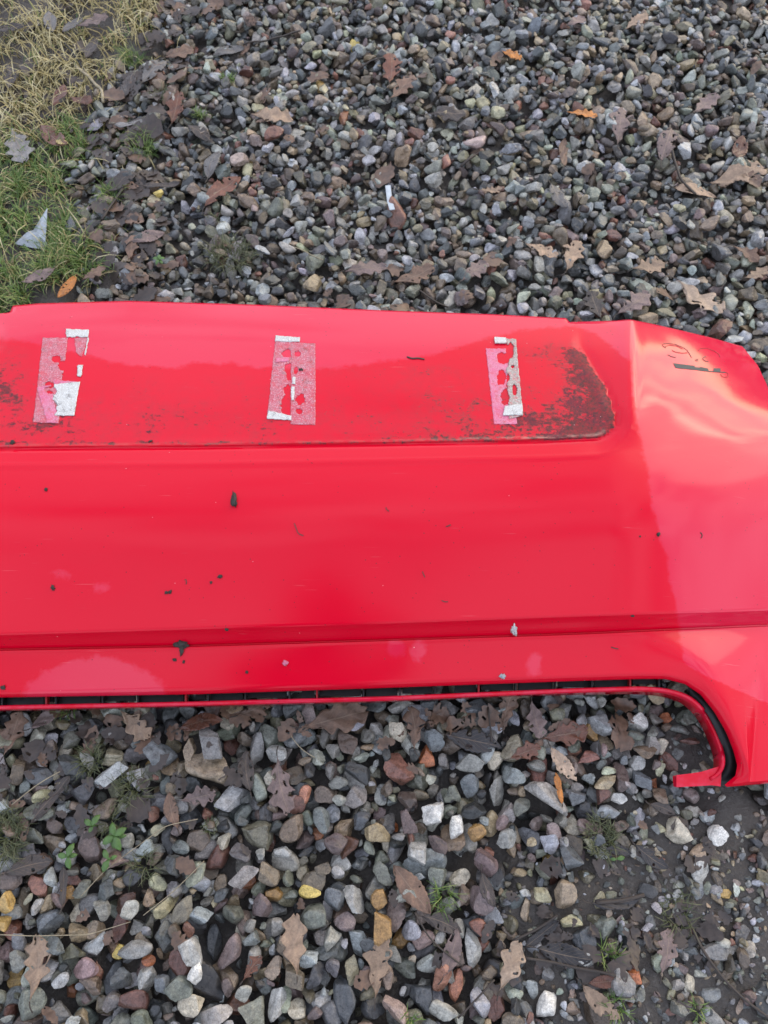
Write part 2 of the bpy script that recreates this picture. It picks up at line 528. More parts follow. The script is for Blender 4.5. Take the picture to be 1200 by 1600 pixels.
# stones that can be told apart in the photograph: px, py, width, height (px), lean of the long side, colour, look
SPECIAL = [
    (78, 1129, 32, 26, 0, 'cream', 'greyish cream rounded stone'), (100, 1178, 22, 38, 10, 'cream', 'cream upright finger-shaped stone'), (225, 1194, 20, 28, 0, 'ochre', 'ochre squarish stone'),
    (357, 1130, 29, 22, 0, 'cream', 'cream pitted stone'), (422, 1145, 35, 50, 0, 'green grey', 'tall grey-green stone'), (337, 1168, 36, 56, 10, 'grey', 'large pointed grey stone'),
    (400, 1174, 27, 54, 0, 'grey', 'long upright grey stone'), (435, 1180, 32, 30, 30, 'pale grey', 'light grey angular stone'), (307, 1172, 24, 40, 20, 'tan', 'tan brown elongated stone'),
    (300, 1277, 37, 36, 0, 'slate', 'dark blue-grey block of stone'), (345, 1340, 34, 48, -30, 'maroon', 'red-brown angular stone'), (310, 1317, 38, 38, 0, 'brown', 'brown square stone'),
    (500, 1300, 28, 21, 0, 'rust', 'glossy orange-brown pebble'), (445, 1328, 28, 22, -20, 'pale grey', 'pale smooth grey pebble'), (405, 1302, 52, 42, -15, 'olive', 'large rounded olive-grey stone'),
    (478, 1240, 20, 30, 0, 'salmon', 'pinkish orange stone'), (465, 1257, 30, 27, 0, 'maroon', 'dull red-brown stone'), (508, 1237, 39, 36, 20, 'brown', 'large brownish grey stone'),
    (352, 1315, 28, 28, 0, 'cream', 'cream and brown speckled stone'), (535, 1343, 34, 30, 0, 'pale grey', 'light grey speckled round stone'), (388, 1380, 24, 32, 0, 'rust', 'small russet stone'),
    (430, 1392, 28, 26, -20, 'amber', 'glossy amber pebble'), (490, 1391, 37, 20, 5, 'yellow', 'flat pale yellow stone'), (492, 1422, 42, 42, 0, 'green grey', 'pale grey-green wide stone'),
    (340, 1382, 20, 33, -10, 'tan', 'tan upright stone'), (415, 1415, 38, 41, 0, 'mauve', 'mauve-grey wide stone'), (268, 1438, 36, 30, 20, 'white', 'white oval stone'),
    (118, 1427, 28, 30, 0, 'cream', 'cream rough stone'), (150, 1450, 36, 30, 30, 'tan', 'tan wedge-shaped stone'), (188, 1447, 25, 52, -8, 'maroon', 'tall reddish brown stone'),
    (210, 1447, 21, 28, 0, 'pale grey', 'small light grey speckled stone'), (142, 1412, 38, 32, 10, 'grey', 'rounded mid grey stone'), (108, 1390, 30, 22, 0, 'amber', 'amber orange stone'),
    (118, 1374, 36, 14, 0, 'maroon', 'flat brick red chip'), (18, 1410, 30, 34, 20, 'ochre', 'orange ochre stone'), (16, 1442, 26, 22, 0, 'ochre', 'smooth ochre pebble'),
    (78, 1437, 47, 38, 0, 'blue grey', 'large blue-grey stone'), (186, 1484, 24, 24, 0, 'yellow', 'bright yellow stone'), (232, 1499, 21, 16, 0, 'orange', 'bright orange-red pebble'),
    (288, 1497, 34, 46, 0, 'maroon', 'large maroon block of stone'), (305, 1485, 36, 42, 20, 'pale grey', 'pale grey stone behind the maroon block'), (334, 1470, 27, 54, 8, 'slate', 'tall slate blue stone'),
    (378, 1460, 19, 38, 35, 'cream', 'narrow cream bar of stone'), (230, 1527, 32, 40, 0, 'pale grey', 'light grey salt-and-pepper stone'), (172, 1532, 31, 60, 0, 'slate', 'triangular slate stone'),
    (318, 1517, 26, 36, -20, 'white', 'black and white mottled stone'), (101, 1550, 28, 28, 0, 'rust', 'brick red stone'), (15, 1532, 29, 32, 0, 'ochre', 'tan-orange block of stone'),
    (216, 1561, 46, 30, -5, 'maroon', 'wide maroon block of stone'), (308, 1561, 45, 36, 12, 'cream', 'cream oval stone with rusty spots'), (285, 1542, 44, 34, 35, 'green grey', 'dark green-grey stone'),
    (92, 1582, 46, 34, 0, 'grey', 'large grey stone with flat top'), (55, 1565, 48, 42, 20, 'green grey', 'large greenish grey stone'), (262, 1530, 26, 24, 0, 'blue grey', 'pale blue stone'),
    (435, 1565, 26, 50, -10, 'pale grey', 'long pale grey stone'), (468, 1575, 34, 28, 0, 'cream', 'greyish cream square stone'), (542, 1555, 36, 66, 12, 'slate', 'tall dark stone with tan edge'),
    (595, 1403, 28, 30, 0, 'amber', 'amber brown rounded stone'), (598, 1442, 28, 56, 5, 'amber', 'tall amber brown stone'), (555, 1405, 50, 38, -35, 'pale grey', 'long light grey leaning stone'),
    (525, 1398, 33, 46, 10, 'blue grey', 'upright blue-grey stone'), (629, 1100, 44, 22, 0, 'white', 'flat white stone'), (620, 1145, 30, 28, 0, 'cream', 'cream rounded stone'),
    (700, 1102, 38, 28, 0, 'grey', 'wide mid grey stone'), (745, 1105, 44, 34, -20, 'blue grey', 'large bluish grey stone'), (669, 1180, 25, 33, 0, 'orange', 'rust-orange stone'),
    (778, 1187, 30, 28, 0, 'cream', 'brown and cream stone'), (925, 1143, 30, 28, 0, 'amber', 'wet amber-brown stone'), (950, 1157, 30, 28, 0, 'tan', 'round tan-grey stone'),
    (997, 1129, 34, 34, -35, 'white', 'white angular stone'), (1047, 1118, 22, 18, 0, 'orange', 'orange brick chip'), (888, 1107, 32, 26, 0, 'pale grey', 'pale grey stone with flat faces'),
    (1080, 1118, 38, 24, 8, 'green grey', 'green-grey oblong stone'), (1085, 1155, 36, 16, 0, 'maroon', 'flat red-brown stone'), (1040, 1166, 20, 25, 0, 'cream', 'cream pebble with a dark dot'),
    (1000, 1190, 28, 24, 0, 'pale grey', 'light grey granite pebble'), (1050, 1192, 24, 36, 25, 'maroon', 'maroon-brown pear-shaped stone'), (1031, 1220, 18, 16, 0, 'orange', 'small bright orange brick bit'),
    (1005, 1217, 35, 27, -15, 'blue grey', 'blue-green angular stone'), (677, 1270, 42, 34, 20, 'white', 'white knobbly stone'), (718, 1292, 27, 39, -8, 'white', 'upright white stone'),
    (743, 1301, 32, 26, 10, 'amber', 'tan-orange stone'), (767, 1327, 20, 20, 0, 'salmon', 'small salmon stone'), (615, 1295, 19, 20, 0, 'orange', 'small orange stone'),
    (605, 1317, 18, 32, 0, 'cream', 'narrow cream stone'), (657, 1332, 36, 34, 0, 'pale grey', 'pale grey broad stone'), (722, 1370, 38, 26, 10, 'cream', 'flat cream-grey stone'),
    (752, 1400, 36, 46, 0, 'mauve', 'large mauve-grey oval stone'), (687, 1367, 34, 38, 0, 'green grey', 'grey-green round stone'), (630, 1468, 31, 29, 0, 'amber', 'round amber-brown pebble'),
    (740, 1482, 29, 58, 12, 'pale grey', 'tall pale grey stone'), (637, 1517, 52, 36, -12, 'green grey', 'large green speckled stone'), (665, 1555, 40, 48, 25, 'slate', 'large slate blue stone'),
    (777, 1570, 36, 44, 0, 'maroon', 'round maroon-brown stone'), (862, 1570, 37, 43, -30, 'white', 'white oval pitted stone'), (717, 1537, 25, 46, -5, 'salmon', 'tall pinkish stone'),
    (882, 1395, 40, 42, 0, 'tan', 'tan-grey angular stone'), (945, 1447, 38, 38, 0, 'green grey', 'grey-green flat-topped stone'), (860, 1345, 19, 20, 0, 'ochre', 'small brown-orange pebble'),
    (850, 1377, 15, 23, 0, 'blue grey', 'small square blue stone'), (915, 1465, 34, 42, 20, 'slate', 'dark blue slate stone'), (822, 1420, 17, 34, 0, 'tan', 'thin upright tan stone'),
    (902, 1287, 31, 33, 20, 'cream', 'cream stone with brown stains'), (972, 1249, 26, 20, -10, 'white', 'small white block of stone'), (942, 1245, 28, 26, 20, 'maroon', 'flat maroon stone'),
    (920, 1267, 32, 34, 0, 'dark', 'dark grey rounded stone'), (1060, 1300, 36, 44, 25, 'cream', 'cream-grey stone with brown side'), (1130, 1305, 38, 33, -15, 'white', 'white stone with dark streaks'),
    (1095, 1360, 30, 36, -20, 'pale grey', 'pale speckled stone'), (992, 1522, 27, 22, -15, 'orange', 'orange-red stone'), (965, 1525, 42, 44, 0, 'grey', 'grey dimpled stone'),
    (1127, 1485, 60, 25, 5, 'grey', 'long flat grey stone'), (1137, 1395, 24, 16, 0, 'ochre', 'small yellow-brown stone'), (1080, 1530, 20, 34, 0, 'cream', 'upright cream and tan stone'),
    (553, 57, 22, 17, 0, 'yellow', 'yellow stone'), (500, 133, 18, 17, 0, 'ochre', 'orange-yellow round pebble'), (540, 183, 17, 19, 0, 'rust', 'rust red round pebble'),
    (809, 158, 17, 14, 0, 'salmon', 'coral red stone'), (250, 304, 18, 12, 0, 'yellow', 'yellow flat pebble'), (395, 240, 17, 14, 0, 'ochre', 'ochre pebble'),
    (814, 344, 14, 13, 0, 'salmon', 'coral pink pebble'), (829, 283, 13, 14, 0, 'salmon', 'small brick pink stone'), (745, 132, 26, 18, 0, 'cream', 'pale cream stone'),
]
sp_rec = []
for k, (px, py, w, h, lean, cname, look) in enumerate(SPECIAL):
    zt = 0.0
    P = at(px, py, zt)
    _, _, d = project(np.array([P]))
    m = d[0] / FPX
    gy = math.cos(math.atan2(P.y, CAM_H))          # foreshortening of the ground away from the lens
    aw, ah = w * m / 2 * 1.06, h * m / 2 * 1.06 / gy
    c3 = min(aw, ah) * random.uniform(0.62, 0.8)
    add_stone(P.x, P.y, (aw, ah, c3), R(lean), 0.10, np.array(PAL[cname]), 1, 0, special=k, sink=0.006)
fill(15500, 9, 0.022, zmax=0.015)
fill(3600, 8, 0.02, zmax=0.009, k=0.62)
fill(6600, 6, 0.02, zmax=0.007, k=0.46)

for _ in range(2600):                       # chips and grit trodden into the mud
    x = MUD_C[0] + random.gauss(0, .30); y = MUD_C[1] + random.gauss(0, .22)
    if random.random() < float(mud_mask(x, y)) and in_reach(x, y, 0.15):
        ax = random_axes(random.choice([.18, .25, .3, .35, .45, .6]))
        add_stone(x, y, ax, random.uniform(0, 6.283), .3, jit(PAL[random.choice(COMMON)]), 2, .02, sink=ax[2] * random.uniform(.5, 1.3), zmax=0.012)

# --- which stones show, and how large
def bumper_hides(px, py):
    if 490 < py < 1090 and px < 1160: return True
    return py > 1050 and py < 1225 and px > 1140


cnt = np.bincount(OWN[OWN >= 0], minlength=len(stones))
PS = np.array([s['p'] for s in stones])
sx_, sy_, sd_ = project(PS)
shown = np.zeros(len(stones))
for i in range(len(stones)):
    if cnt[i] and -10 < sx_[i] < 1210 and -10 < sy_[i] < 1610 and not bumper_hides(sx_[i], sy_[i]):
        shown[i] = cnt[i] * RES * RES * (FPX / sd_[i]) ** 2 * math.cos(math.atan2(PS[i, 1], CAM_H))
special_ids = {i for i, s in enumerate(stones) if s['special'] is not None}
order = [i for i in np.argsort(-shown) if i not in special_ids and shown[i] > 0][:300 - len(special_ids)]
singles = set(order)


def stone_mesh(s, sub):
    V = variant(s['var'], sub) * s['ax']
    return V @ s['R'].T


def zone(px, py):
    col = 'far left' if px < 150 else 'left' if px < 420 else 'middle' if px < 760 else 'right' if px < 1000 else 'far right'
    if py < 480: return f'in the gravel beyond the bumper, {col}'
    row = 'close below the bumper' if py < 1235 else 'midway down the near gravel' if py < 1420 else 'near the bottom edge'
    return f'{row}, {col}'


TR = {s: ICO[s][1] for s in ICO}
bV, bT, bC, bS, off = [], [], [], [], 0
for i, s in enumerate(stones):
    if s['special'] is not None or i in singles:
        V = stone_mesh(s, 4)
        if s['special'] is not None:
            rec = SPECIAL[s['special']]
            nm = 'pebble' if 'pebble' in rec[6] else 'brick_chip' if 'chip' in rec[6] or 'brick bit' in rec[6] else 'stone'
            o = big_mesh(nm, V, TR[4], STONE, s['col'], smooth_faces=s['var'] % 7 == 0)
            tag(o, f'{rec[6]} {zone(rec[0], rec[1])}', 'stone', 'loose stones that stand out in the gravel')
        else:
            o = big_mesh('stone', V, TR[4], STONE, s['col'], parent=ground, smooth_faces=s['var'] % 7 == 0)
        o.location = s['p']
    else:
        if cnt[i] == 0: continue
        sub = 3 if shown[i] > 70 else 2
        V = stone_mesh(s, sub) + s['p']
        bV.append(V); bT.append(TR[sub] + off); bC.append(np.repeat(s['col'][None], len(V), 0)); off += len(V)
        bS.append(np.full(len(TR[sub]), s['var'] % 7 == 0))
gravel = big_mesh('gravel', np.concatenate(bV), np.concatenate(bT), STONE, np.concatenate(bC), smooth_faces=np.concatenate(bS))
tag(gravel, 'loose mixed gravel of grey, brown and cream stones', None, None, 'stuff')
print('stones', len(stones), 'tris', sum(len(t) for t in bT), 'singles', len(singles))

# smoothed top of the gravel, for what lies on it
HS = H.copy()
for sh in (1, 2, 3):
    HS = np.maximum.reduce([HS, np.roll(HS, sh, 0), np.roll(HS, -sh, 0), np.roll(HS, sh, 1), np.roll(HS, -sh, 1)])
for r_ in (4, 4, 3):
    acc = sum(np.roll(HS, q, 0) for q in range(-r_, r_ + 1)) / (2 * r_ + 1)
    HS = sum(np.roll(acc, q, 1) for q in range(-r_, r_ + 1)) / (2 * r_ + 1)


def sample(grid, x, y):
    i = np.clip(((np.asarray(x) - X0) / RES).astype(int), 0, len(HX) - 1); j = np.clip(((np.asarray(y) - Y0) / RES).astype(int), 0, len(HY) - 1)
    return grid[j, i]


def at_ground(px, py):
    z = 0.0
    for _ in range(6):
        P = at(px, py, z); z = float(sample(HS, P.x, P.y))
    return at(px, py, z)


def mpp(P):
    return float(project(np.array([P]))[2][0]) / FPX

# ------------------------------------------------------------------ the red bumper
def curve(pts):
    a = np.array(pts, float)
    return lambda x: np.interp(x, a[:, 0], a[:, 1])


TOP = curve([(-330, 520), (-260, 512), (-85, 503), (14, 490), (15, 478), (60, 474), (200, 470), (400, 476), (600, 485), (770, 491), (884, 497), (886, 503), (960, 501), (985, 499), (1020, 506), (1060, 515), (1110, 527), (1160, 541)])
TOPS = curve([(-330, 518), (-260, 510), (-85, 494), (0, 481), (60, 474), (200, 470), (400, 476), (600, 485), (770, 491), (884, 498), (960, 500), (985, 499), (1020, 506), (1060, 515), (1110, 527), (1160, 541)])
CREST = curve([(-340, 727), (0, 725), (300, 723), (600, 718), (850, 713), (1000, 706), (1220, 690)])
CH_A = curve([(-340, 1005), (0, 991), (300, 982), (600, 973), (900, 962), (1200, 953), (1270, 950)])
CH_B = curve([(-340, 1028), (0, 1012), (300, 1006), (600, 997), (900, 987), (1200, 974), (1270, 971)])
EDGE = curve([(-340, 1098), (0, 1083), (300, 1076), (600, 1066), (900, 1055), (1000, 1052)])
ROLL = curve([(-340, 1105), (0, 1090), (300, 1085), (600, 1075), (900, 1064), (1000, 1061)])
LIP = [(-330, 1119), (0, 1102), (300, 1096), (600, 1088), (900, 1075), (1000, 1072), (1045, 1075), (1080, 1086), (1103, 1108), (1120, 1140), (1131, 1170), (1136, 1193), (1130, 1210), (1112, 1220)]
ARCH_A = [(1000, 1052), (1040, 1053), (1075, 1062), (1102, 1080), (1126, 1108), (1148, 1142), (1162, 1175), (1170, 1198), (1171, 1212), (1170, 1222)]
ARCH_B = [(1000, 1061), (1040, 1061), (1070, 1069), (1094, 1085), (1115, 1111), (1134, 1143), (1146, 1173), (1152, 1196), (1149, 1212), (1128, 1230)]
ARCH_Z = [.123, .122, .120, .115, .108, .099, .089, .081, .074, .066]
RIGHT = curve([(0, 1160), (0.2, 1184), (0.4, 1198), (0.7, 1214), (1.0, 1226)])     # right rim of the top patch, by height share


def z_rows(w):                       # w: 0 top edge, 1 crest, 2 chamfer top
    w = np.clip(np.asarray(w, float)[..., None] + np.linspace(-.14, .14, 15), -1, 3)
    return np.interp(w, [-1, 0, .12, .3, .6, 1, 1.2, 1.4, 2.0, 3.0], [-.08, .125, .150, .172, .194, .212, .2145, .2092, .168, .0993]).mean(-1)


def wrap(px, w):
    d = np.abs(px - 450)
    soft = 0.105 * (np.clip(d - 500, 0, None) / 300) ** 1.8
    q = (np.sqrt((d - 536) ** 2 + 10 ** 2) + d - 536) / 2 / 175
    kink = 0.105 * (0.62 * q + 0.38 * q * q)
    k = smooth((0.95 - w) / 0.75)
    return soft * (1 - k) + kink * k - 0.016 * np.exp(-(np.sqrt((d - 536) ** 2 + 36) - 6) / 36) * smooth((1.0 - w) / 0.35)


def rec_d(px, py, crest):
    q = px if px > 450 else 900 - px
    wid = float(np.interp(py, [540, 605, 660, 720], [100, 52, 30, 26]))
    u = crest - py; v = (989 - q) * 29.0 / wid
    rho = 62.0
    if u < rho and v < rho: d = rho - math.hypot(rho - u, rho - v)
    else: d = min(u, v)
    return d


def recess(px, py, crest):
    d = rec_d(px, py, crest)
    r = float(np.interp(d, [-6, -2.5, 0, 2, 19, 22, 24, 27.5, 30, 40], [0, -.0016, -.0012, .0002, .0056, .0092, .0092, .0046, .0042, .0052]))
    return r * float(smooth((py - 478) / 110))


cols = []
for x in np.arange(-298, 986, 6.0): cols.append(('v', x))
for s in np.linspace(0, 1, 46): cols.append(('f', s))
NWA, NWB = 112, 66
W_T = np.concatenate([np.linspace(0, 1, NWA), np.linspace(1, 2, NWB)[1:]])
PX, PY, PZ, KIND = [], [], [], []
for kind, c in cols:
    px_l, py_l, pz_l = [], [], []
    if kind == 'v':
        xt = xb = c
    else:
        xt = 986 + c * (1160 - 986); xb = 986 + c * (1226 - 986)
    for w in W_T:
        if w <= 1:
            x = c if kind == 'v' else 986 + c * (float(RIGHT(w)) - 986)
            y = TOPS(xt) * (1 - w) + CREST(xb) * w + (TOP(xt) - TOPS(xt)) * max(0, 1 - w / .035)
        else:
            xe = xb if kind == 'v' else 986 + c * (1226 + (w - 1) * 22 - 986)
            x = xe
            y = CREST(xe) * (2 - w) + CH_A(xe) * (w - 1)
        z = float(z_rows(w) - wrap(x, w) - recess(x, y, CREST(x)))
        px_l.append(x); py_l.append(y); pz_l.append(z)
    # chamfer, groove, lower strip
    xe = px_l[-1]; zA = pz_l[-1]
    yA, yB = float(CH_A(xe)), float(CH_B(xe))
    for dy, dz in ((1.5, .0012), (3.0, .0032), (4.5, .0058)):
        px_l.append(xe); py_l.append(yA + dy); pz_l.append(zA - dz)
    for f in (.35, .65, 1.0):
        px_l.append(xe); py_l.append(yA + 4.5 + (yB - yA - 4.5) * f); pz_l.append(zA - .0058 - .021 * f)
    for dy, dz in ((2.0, .033), (3.4, .033), (5.0, .0275), (8.0, .0275)):
        px_l.append(xe); py_l.append(yB + dy); pz_l.append(zA - dz)
    y0, z0 = yB + 8.0, zA - .0275
    if xe <= 1000:
        xe2, y2, y3, z2 = xe, float(EDGE(xe)), float(ROLL(xe)), 0.123 - float(wrap(np.array(xe), 2.0)) * (0.0 if xe > 0 else 0.8)
        x3 = xe
    else:
        s = min((xe - 1000) / 200.0, 1.0)
        k = s * (len(ARCH_A) - 1)
        A = np.array(ARCH_A, float); B = np.array(ARCH_B, float); idx = np.arange(len(A))
        xe2, y2 = np.interp(k, idx, A[:, 0]), np.interp(k, idx, A[:, 1])
        x3, y3 = np.interp(k, idx, B[:, 0]), np.interp(k, idx, B[:, 1])
        z2 = float(np.interp(k, idx, ARCH_Z))
        if xe > 1200:
            f = (xe - 1200) / 48.0
            xe2 = 1170 + f * 82; y2 = np.interp(xe2, [1170, 1205, 1250], [1222, 1219, 1210]); x3, y3 = xe2 + (1128 - 1170) * max(0, 1 - f * 2.2) ** 2, y2 + 5 + 3 * max(0, 1 - f * 3); z2 = .066 - .030 * f
    n = 16
    bul = 0.012 * smooth((xe - 1000) / 100)
    for q in range(1, n + 1):
        f = q / n
        px_l.append(xe + (xe2 - xe) * f); py_l.append(y0 + (y2 - y0) * f); pz_l.append(z0 + (z2 - z0) * f + bul * 4 * f * (1 - f))
    for f, dz in ((.35, .002), (.7, .006), (1.0, .013), (1.02, .026)):
        px_l.append(xe2 + (x3 - xe2) * f); py_l.append(y2 + (y3 - y2) * f); pz_l.append(z2 - dz)
    PX.append(px_l); PY.append(py_l); PZ.append(pz_l)
PX, PY, PZ = np.array(PX), np.array(PY), np.array(PZ)
# shallow waves in the loose plastic skin of the right wing
fade = smooth((PX - 985) / 60) * smooth((760 - PY) / 120)
PZ = PZ + fade * 0.0034 * (value_noise(PX * .6 + PY * 1.1 + 500, PY * 1.0 - PX * .35 + 900, 58, 21) - 0.5) * 2
uu, vv = PX * .88 + PY * .48, PY * .88 - PX * .48
PZ = PZ + fade * 0.0034 * (value_noise(uu + 2000, vv + 3000, 1.0 * 34, 23) * 0 + value_noise(uu / 3.2 + 2000, vv + 3000, 30, 24) - 0.5)
PZ = PZ + 0.0005 * (value_noise(PX + 700, PY + 300, 130, 22) - 0.5)
nc, nr = PX.shape
bv = np.array([at(PX[i, j], PY[i, j], PZ[i, j]) for i in range(nc) for j in range(nr)])
# outer returns of both ends, down to the ground
def skirt(P, out):
    z = np.maximum(P[:, 2:3] * 0.0 + 0.004, P[:, 2:3] * 0.35)
    return np.concatenate([P[:, :2] + np.array([[out, 0]]), z], 1)


_g = bv.reshape(nc, nr, 3)
_mid = lambda A, B: np.concatenate([A[:, :2] * .35 + B[:, :2] * .65, A[:, 2:] * .72 + B[:, 2:] * .28], 1)
_l, _r = skirt(_g[0], .006), skirt(_g[-1], -.006)
bv = np.concatenate([_l[None], _mid(_g[0], _l)[None], _g, _mid(_g[-1], _r)[None], _r[None]], 0).reshape(-1, 3)
PX, PY, PZ = (np.concatenate([A[:1], A[:1], A, A[-1:], A[-1:]], 0) for A in (PX, PY, PZ))
nc += 4
ci = (np.arange(nc - 1)[:, None] * nr + np.arange(nr - 1)[None]).ravel()
bf = np.stack([ci, ci + 1, ci + nr + 1, ci + nr], 1)

bumper = bpy.data.objects.new('car_bumper', None)
COL.objects.link(bumper)
bumper.location = at(450, 800, 0.0)
tag(bumper, 'red plastic car bumper lying face up across the gravel', 'bumper')
ORIG = np.array(bumper.location)


def make_paint():
    m, n, l, p = new_mat('red_paint')
    tc = n.new('ShaderNodeTexCoord'); uv = tc.outputs['UV']
    ob = tc.outputs['Object']
    def attr(nm):
        a = n.new('ShaderNodeAttribute'); a.attribute_name = nm
        return a.outputs['Fac']
    wet, dirt0, scuff = attr('film_distance'), attr('grime'), attr('scuff')
    dirt = mathn(n, l, 'MULTIPLY', dirt0, maprange(n, l, noise(n, l, ob, 26, 4, 0.6), 0.33, 0.66, 0.55, 1.3))
    nb = noise(n, l, ob, 28, 5, 0.62); nf = noise(n, l, ob, 130, 3, 0.6)
    d = mathn(n, l, 'ADD', wet, mathn(n, l, 'MULTIPLY', mathn(n, l, 'SUBTRACT', nb, 0.5), 26.0))
    d = mathn(n, l, 'ADD', d, mathn(n, l, 'MULTIPLY', mathn(n, l, 'SUBTRACT', nf, 0.5), 10.0))
    dull = maprange(n, l, d, -2.5, 3.5)
    c = mixc(n, l, dull, (0.64, 0.010, 0.044, 1), (0.62, 0.0008, 0.0185, 1))
    # grime ground into the recess: streaks leaning with the drag of mud
    mp = n.new('ShaderNodeMapping'); mp.inputs['Rotation'].default_value = (0, 0, R(38)); mp.inputs['Scale'].default_value = (1, 3.2, 1)
    l.new(ob, mp.inputs['Vector'])
    s1 = noise(n, l, mp.outputs['Vector'], 48, 7, 0.75); s2 = noise(n, l, ob, 150, 6, 0.78)
    sg = mathn(n, l, 'ADD', mathn(n, l, 'MULTIPLY', s1, 0.42), mathn(n, l, 'MULTIPLY', s2, 0.58))
    th = mathn(n, l, 'SUBTRACT', 0.70, mathn(n, l, 'MULTIPLY', dirt, 0.188))
    gr = mathn(n, l, 'MULTIPLY', maprange(n, l, mathn(n, l, 'SUBTRACT', sg, th), -0.015, 0.05), maprange(n, l, dirt, 0.0, 0.1))
    c = mixc(n, l, mathn(n, l, 'MULTIPLY', gr, maprange(n, l, s2, 0.35, 0.62, 0.45, 0.95)), c, mixc(n, l, maprange(n, l, noise(n, l, ob, 20, 3, 0.5), 0.45, 0.6), (0.024, 0.020, 0.018, 1), (0.026, 0.012, 0.022, 1)))
    film = mathn(n, l, 'MULTIPLY', maprange(n, l, dirt, 0.2, 1.0, 0, 0.26), maprange(n, l, noise(n, l, ob, 60, 5, 0.65), 0.36, 0.62, 0.15, 1.0))
    c = mixc(n, l, film, c, (0.10, 0.050, 0.050, 1))
    c = mixc(n, l, mathn(n, l, 'MULTIPLY', scuff, maprange(n, l, s1, 0.42, 0.56, 0.0, 0.55)), c, (0.62, 0.36, 0.27, 1))
    dust = noise(n, l, ob, 900, 2, 0.6)
    c = mixc(n, l, maprange(n, l, dust, 0.62, 0.74, 0, 0.05), c, (0.62, 0.22, 0.24, 1))
    ms = n.new('ShaderNodeMapping'); ms.inputs['Rotation'].default_value = (0, 0, R(-14)); ms.inputs['Scale'].default_value = (14, 420, 14); l.new(ob, ms.inputs['Vector'])
    sc = mathn(n, l, 'MULTIPLY', maprange(n, l, noise(n, l, ms.outputs['Vector'], 1.0, 2, 0.5), 0.70, 0.74), maprange(n, l, noise(n, l, ob, 11, 3, 0.6), 0.5, 0.62))
    c = mixc(n, l, mathn(n, l, 'MULTIPLY', sc, 0.18), c, (0.72, 0.28, 0.30, 1))
    # scattered specks
    vo = n.new('ShaderNodeTexVoronoi'); vo.inputs['Scale'].default_value = 95; l.new(ob, vo.inputs['Vector'])
    sp = mathn(n, l, 'LESS_THAN', vo.outputs['Distance'], 0.085)
    keep = mathn(n, l, 'GREATER_THAN', noise(n, l, ob, 21, 3), 0.53)
    spk = mathn(n, l, 'MULTIPLY', sp, keep)
    c = mixc(n, l, mathn(n, l, 'MULTIPLY', spk, 0.8), c, (0.05, 0.02, 0.018, 1))
    vw = n.new('ShaderNodeTexVoronoi'); vw.inputs['Scale'].default_value = 41; l.new(ob, vw.inputs['Vector'])
    ws = mathn(n, l, 'MULTIPLY', mathn(n, l, 'LESS_THAN', vw.outputs['Distance'], 0.03), mathn(n, l, 'GREATER_THAN', noise(n, l, ob, 9, 2), 0.55))
    c = mixc(n, l, mathn(n, l, 'MULTIPLY', ws, 0.7), c, (0.72, 0.45, 0.45, 1))
    l.new(c, p.inputs['Base Color'])
    big = noise(n, l, ob, 6, 3, 0.6)
    r_dull = maprange(n, l, big, 0.35, 0.65, 0.135, 0.18); 
    rr = n.new('ShaderNodeMix'); l.new(dull, rr.inputs[0]); rr.inputs[2].default_value = 0.10; l.new(r_dull, rr.inputs[3])
    ro = mathn(n, l, 'ADD', rr.outputs[0], mathn(n, l, 'MULTIPLY', gr, 0.4), clamp=True)
    l.new(ro, p.inputs['Roughness'])
    io = n.new('ShaderNodeMix'); l.new(dull, io.inputs[0]); io.inputs[2].default_value = 1.47; io.inputs[3].default_value = 1.33
    l.new(io.outputs[0], p.inputs['IOR'])
    peel = noise(n, l, ob, 520, 2, 0.5)
    nrm = bump(n, l, peel, 0.035, 0.0006)
    nrm = bump(n, l, mathn(n, l, 'MULTIPLY', mathn(n, l, 'ADD', gr, spk), s2), 0.5, 0.0012, nrm)
    nrm = bump(n, l, dull, 0.12, 0.0004, nrm)
    l.new(nrm, p.inputs['Normal'])
    return m


PAINT = make_paint()
PAINT_DARK = make_flat_mat('bare_red_plastic', (0.42, 0.012, 0.016), 0.45, 0.2, 90)
shell = mesh_obj('shell', bv - ORIG, bf, PAINT, bumper, uv=np.stack([PX.ravel() / 1000, 1.6 - PY.ravel() / 1000], 1))
me = shell.data
UPP = curve([(-330, 540), (-40, 540), (0, 530), (65, 540), (140, 553), (170, 566), (258, 574), (320, 566), (413, 574), (496, 577), (600, 566), (655, 558), (710, 546), (750, 529), (800, 518), (860, 511), (905, 511), (950, 535), (985, 566), (1300, 566)])
SIDE = curve([(480, 900), (520, 955), (566, 985), (640, 992), (720, 1008), (790, 1021), (850, 1038), (900, 1045), (950, 1058), (1000, 1060), (1040, 1075), (1060, 1110), (1120, 1250), (1250, 1300)])
x_, y_ = PX.ravel(), PY.ravel()
fd = np.minimum(y_ - UPP(x_), SIDE(y_) - x_)
for (cx, cy, rx, ry) in ((150, 1092, 108, 62), (620, 1012, 11, 12), (655, 1016, 12, 16), (836, 1041, 9, 16), (98, 897, 10, 5), (160, 918, 11, 5)):
    fd = np.minimum(fd, (np.hypot((x_ - cx) / rx, (y_ - cy) / ry) - 1) * min(rx, ry))
ins = smooth((CREST(x_) - y_) / 10) * smooth((990 - x_) / 20)
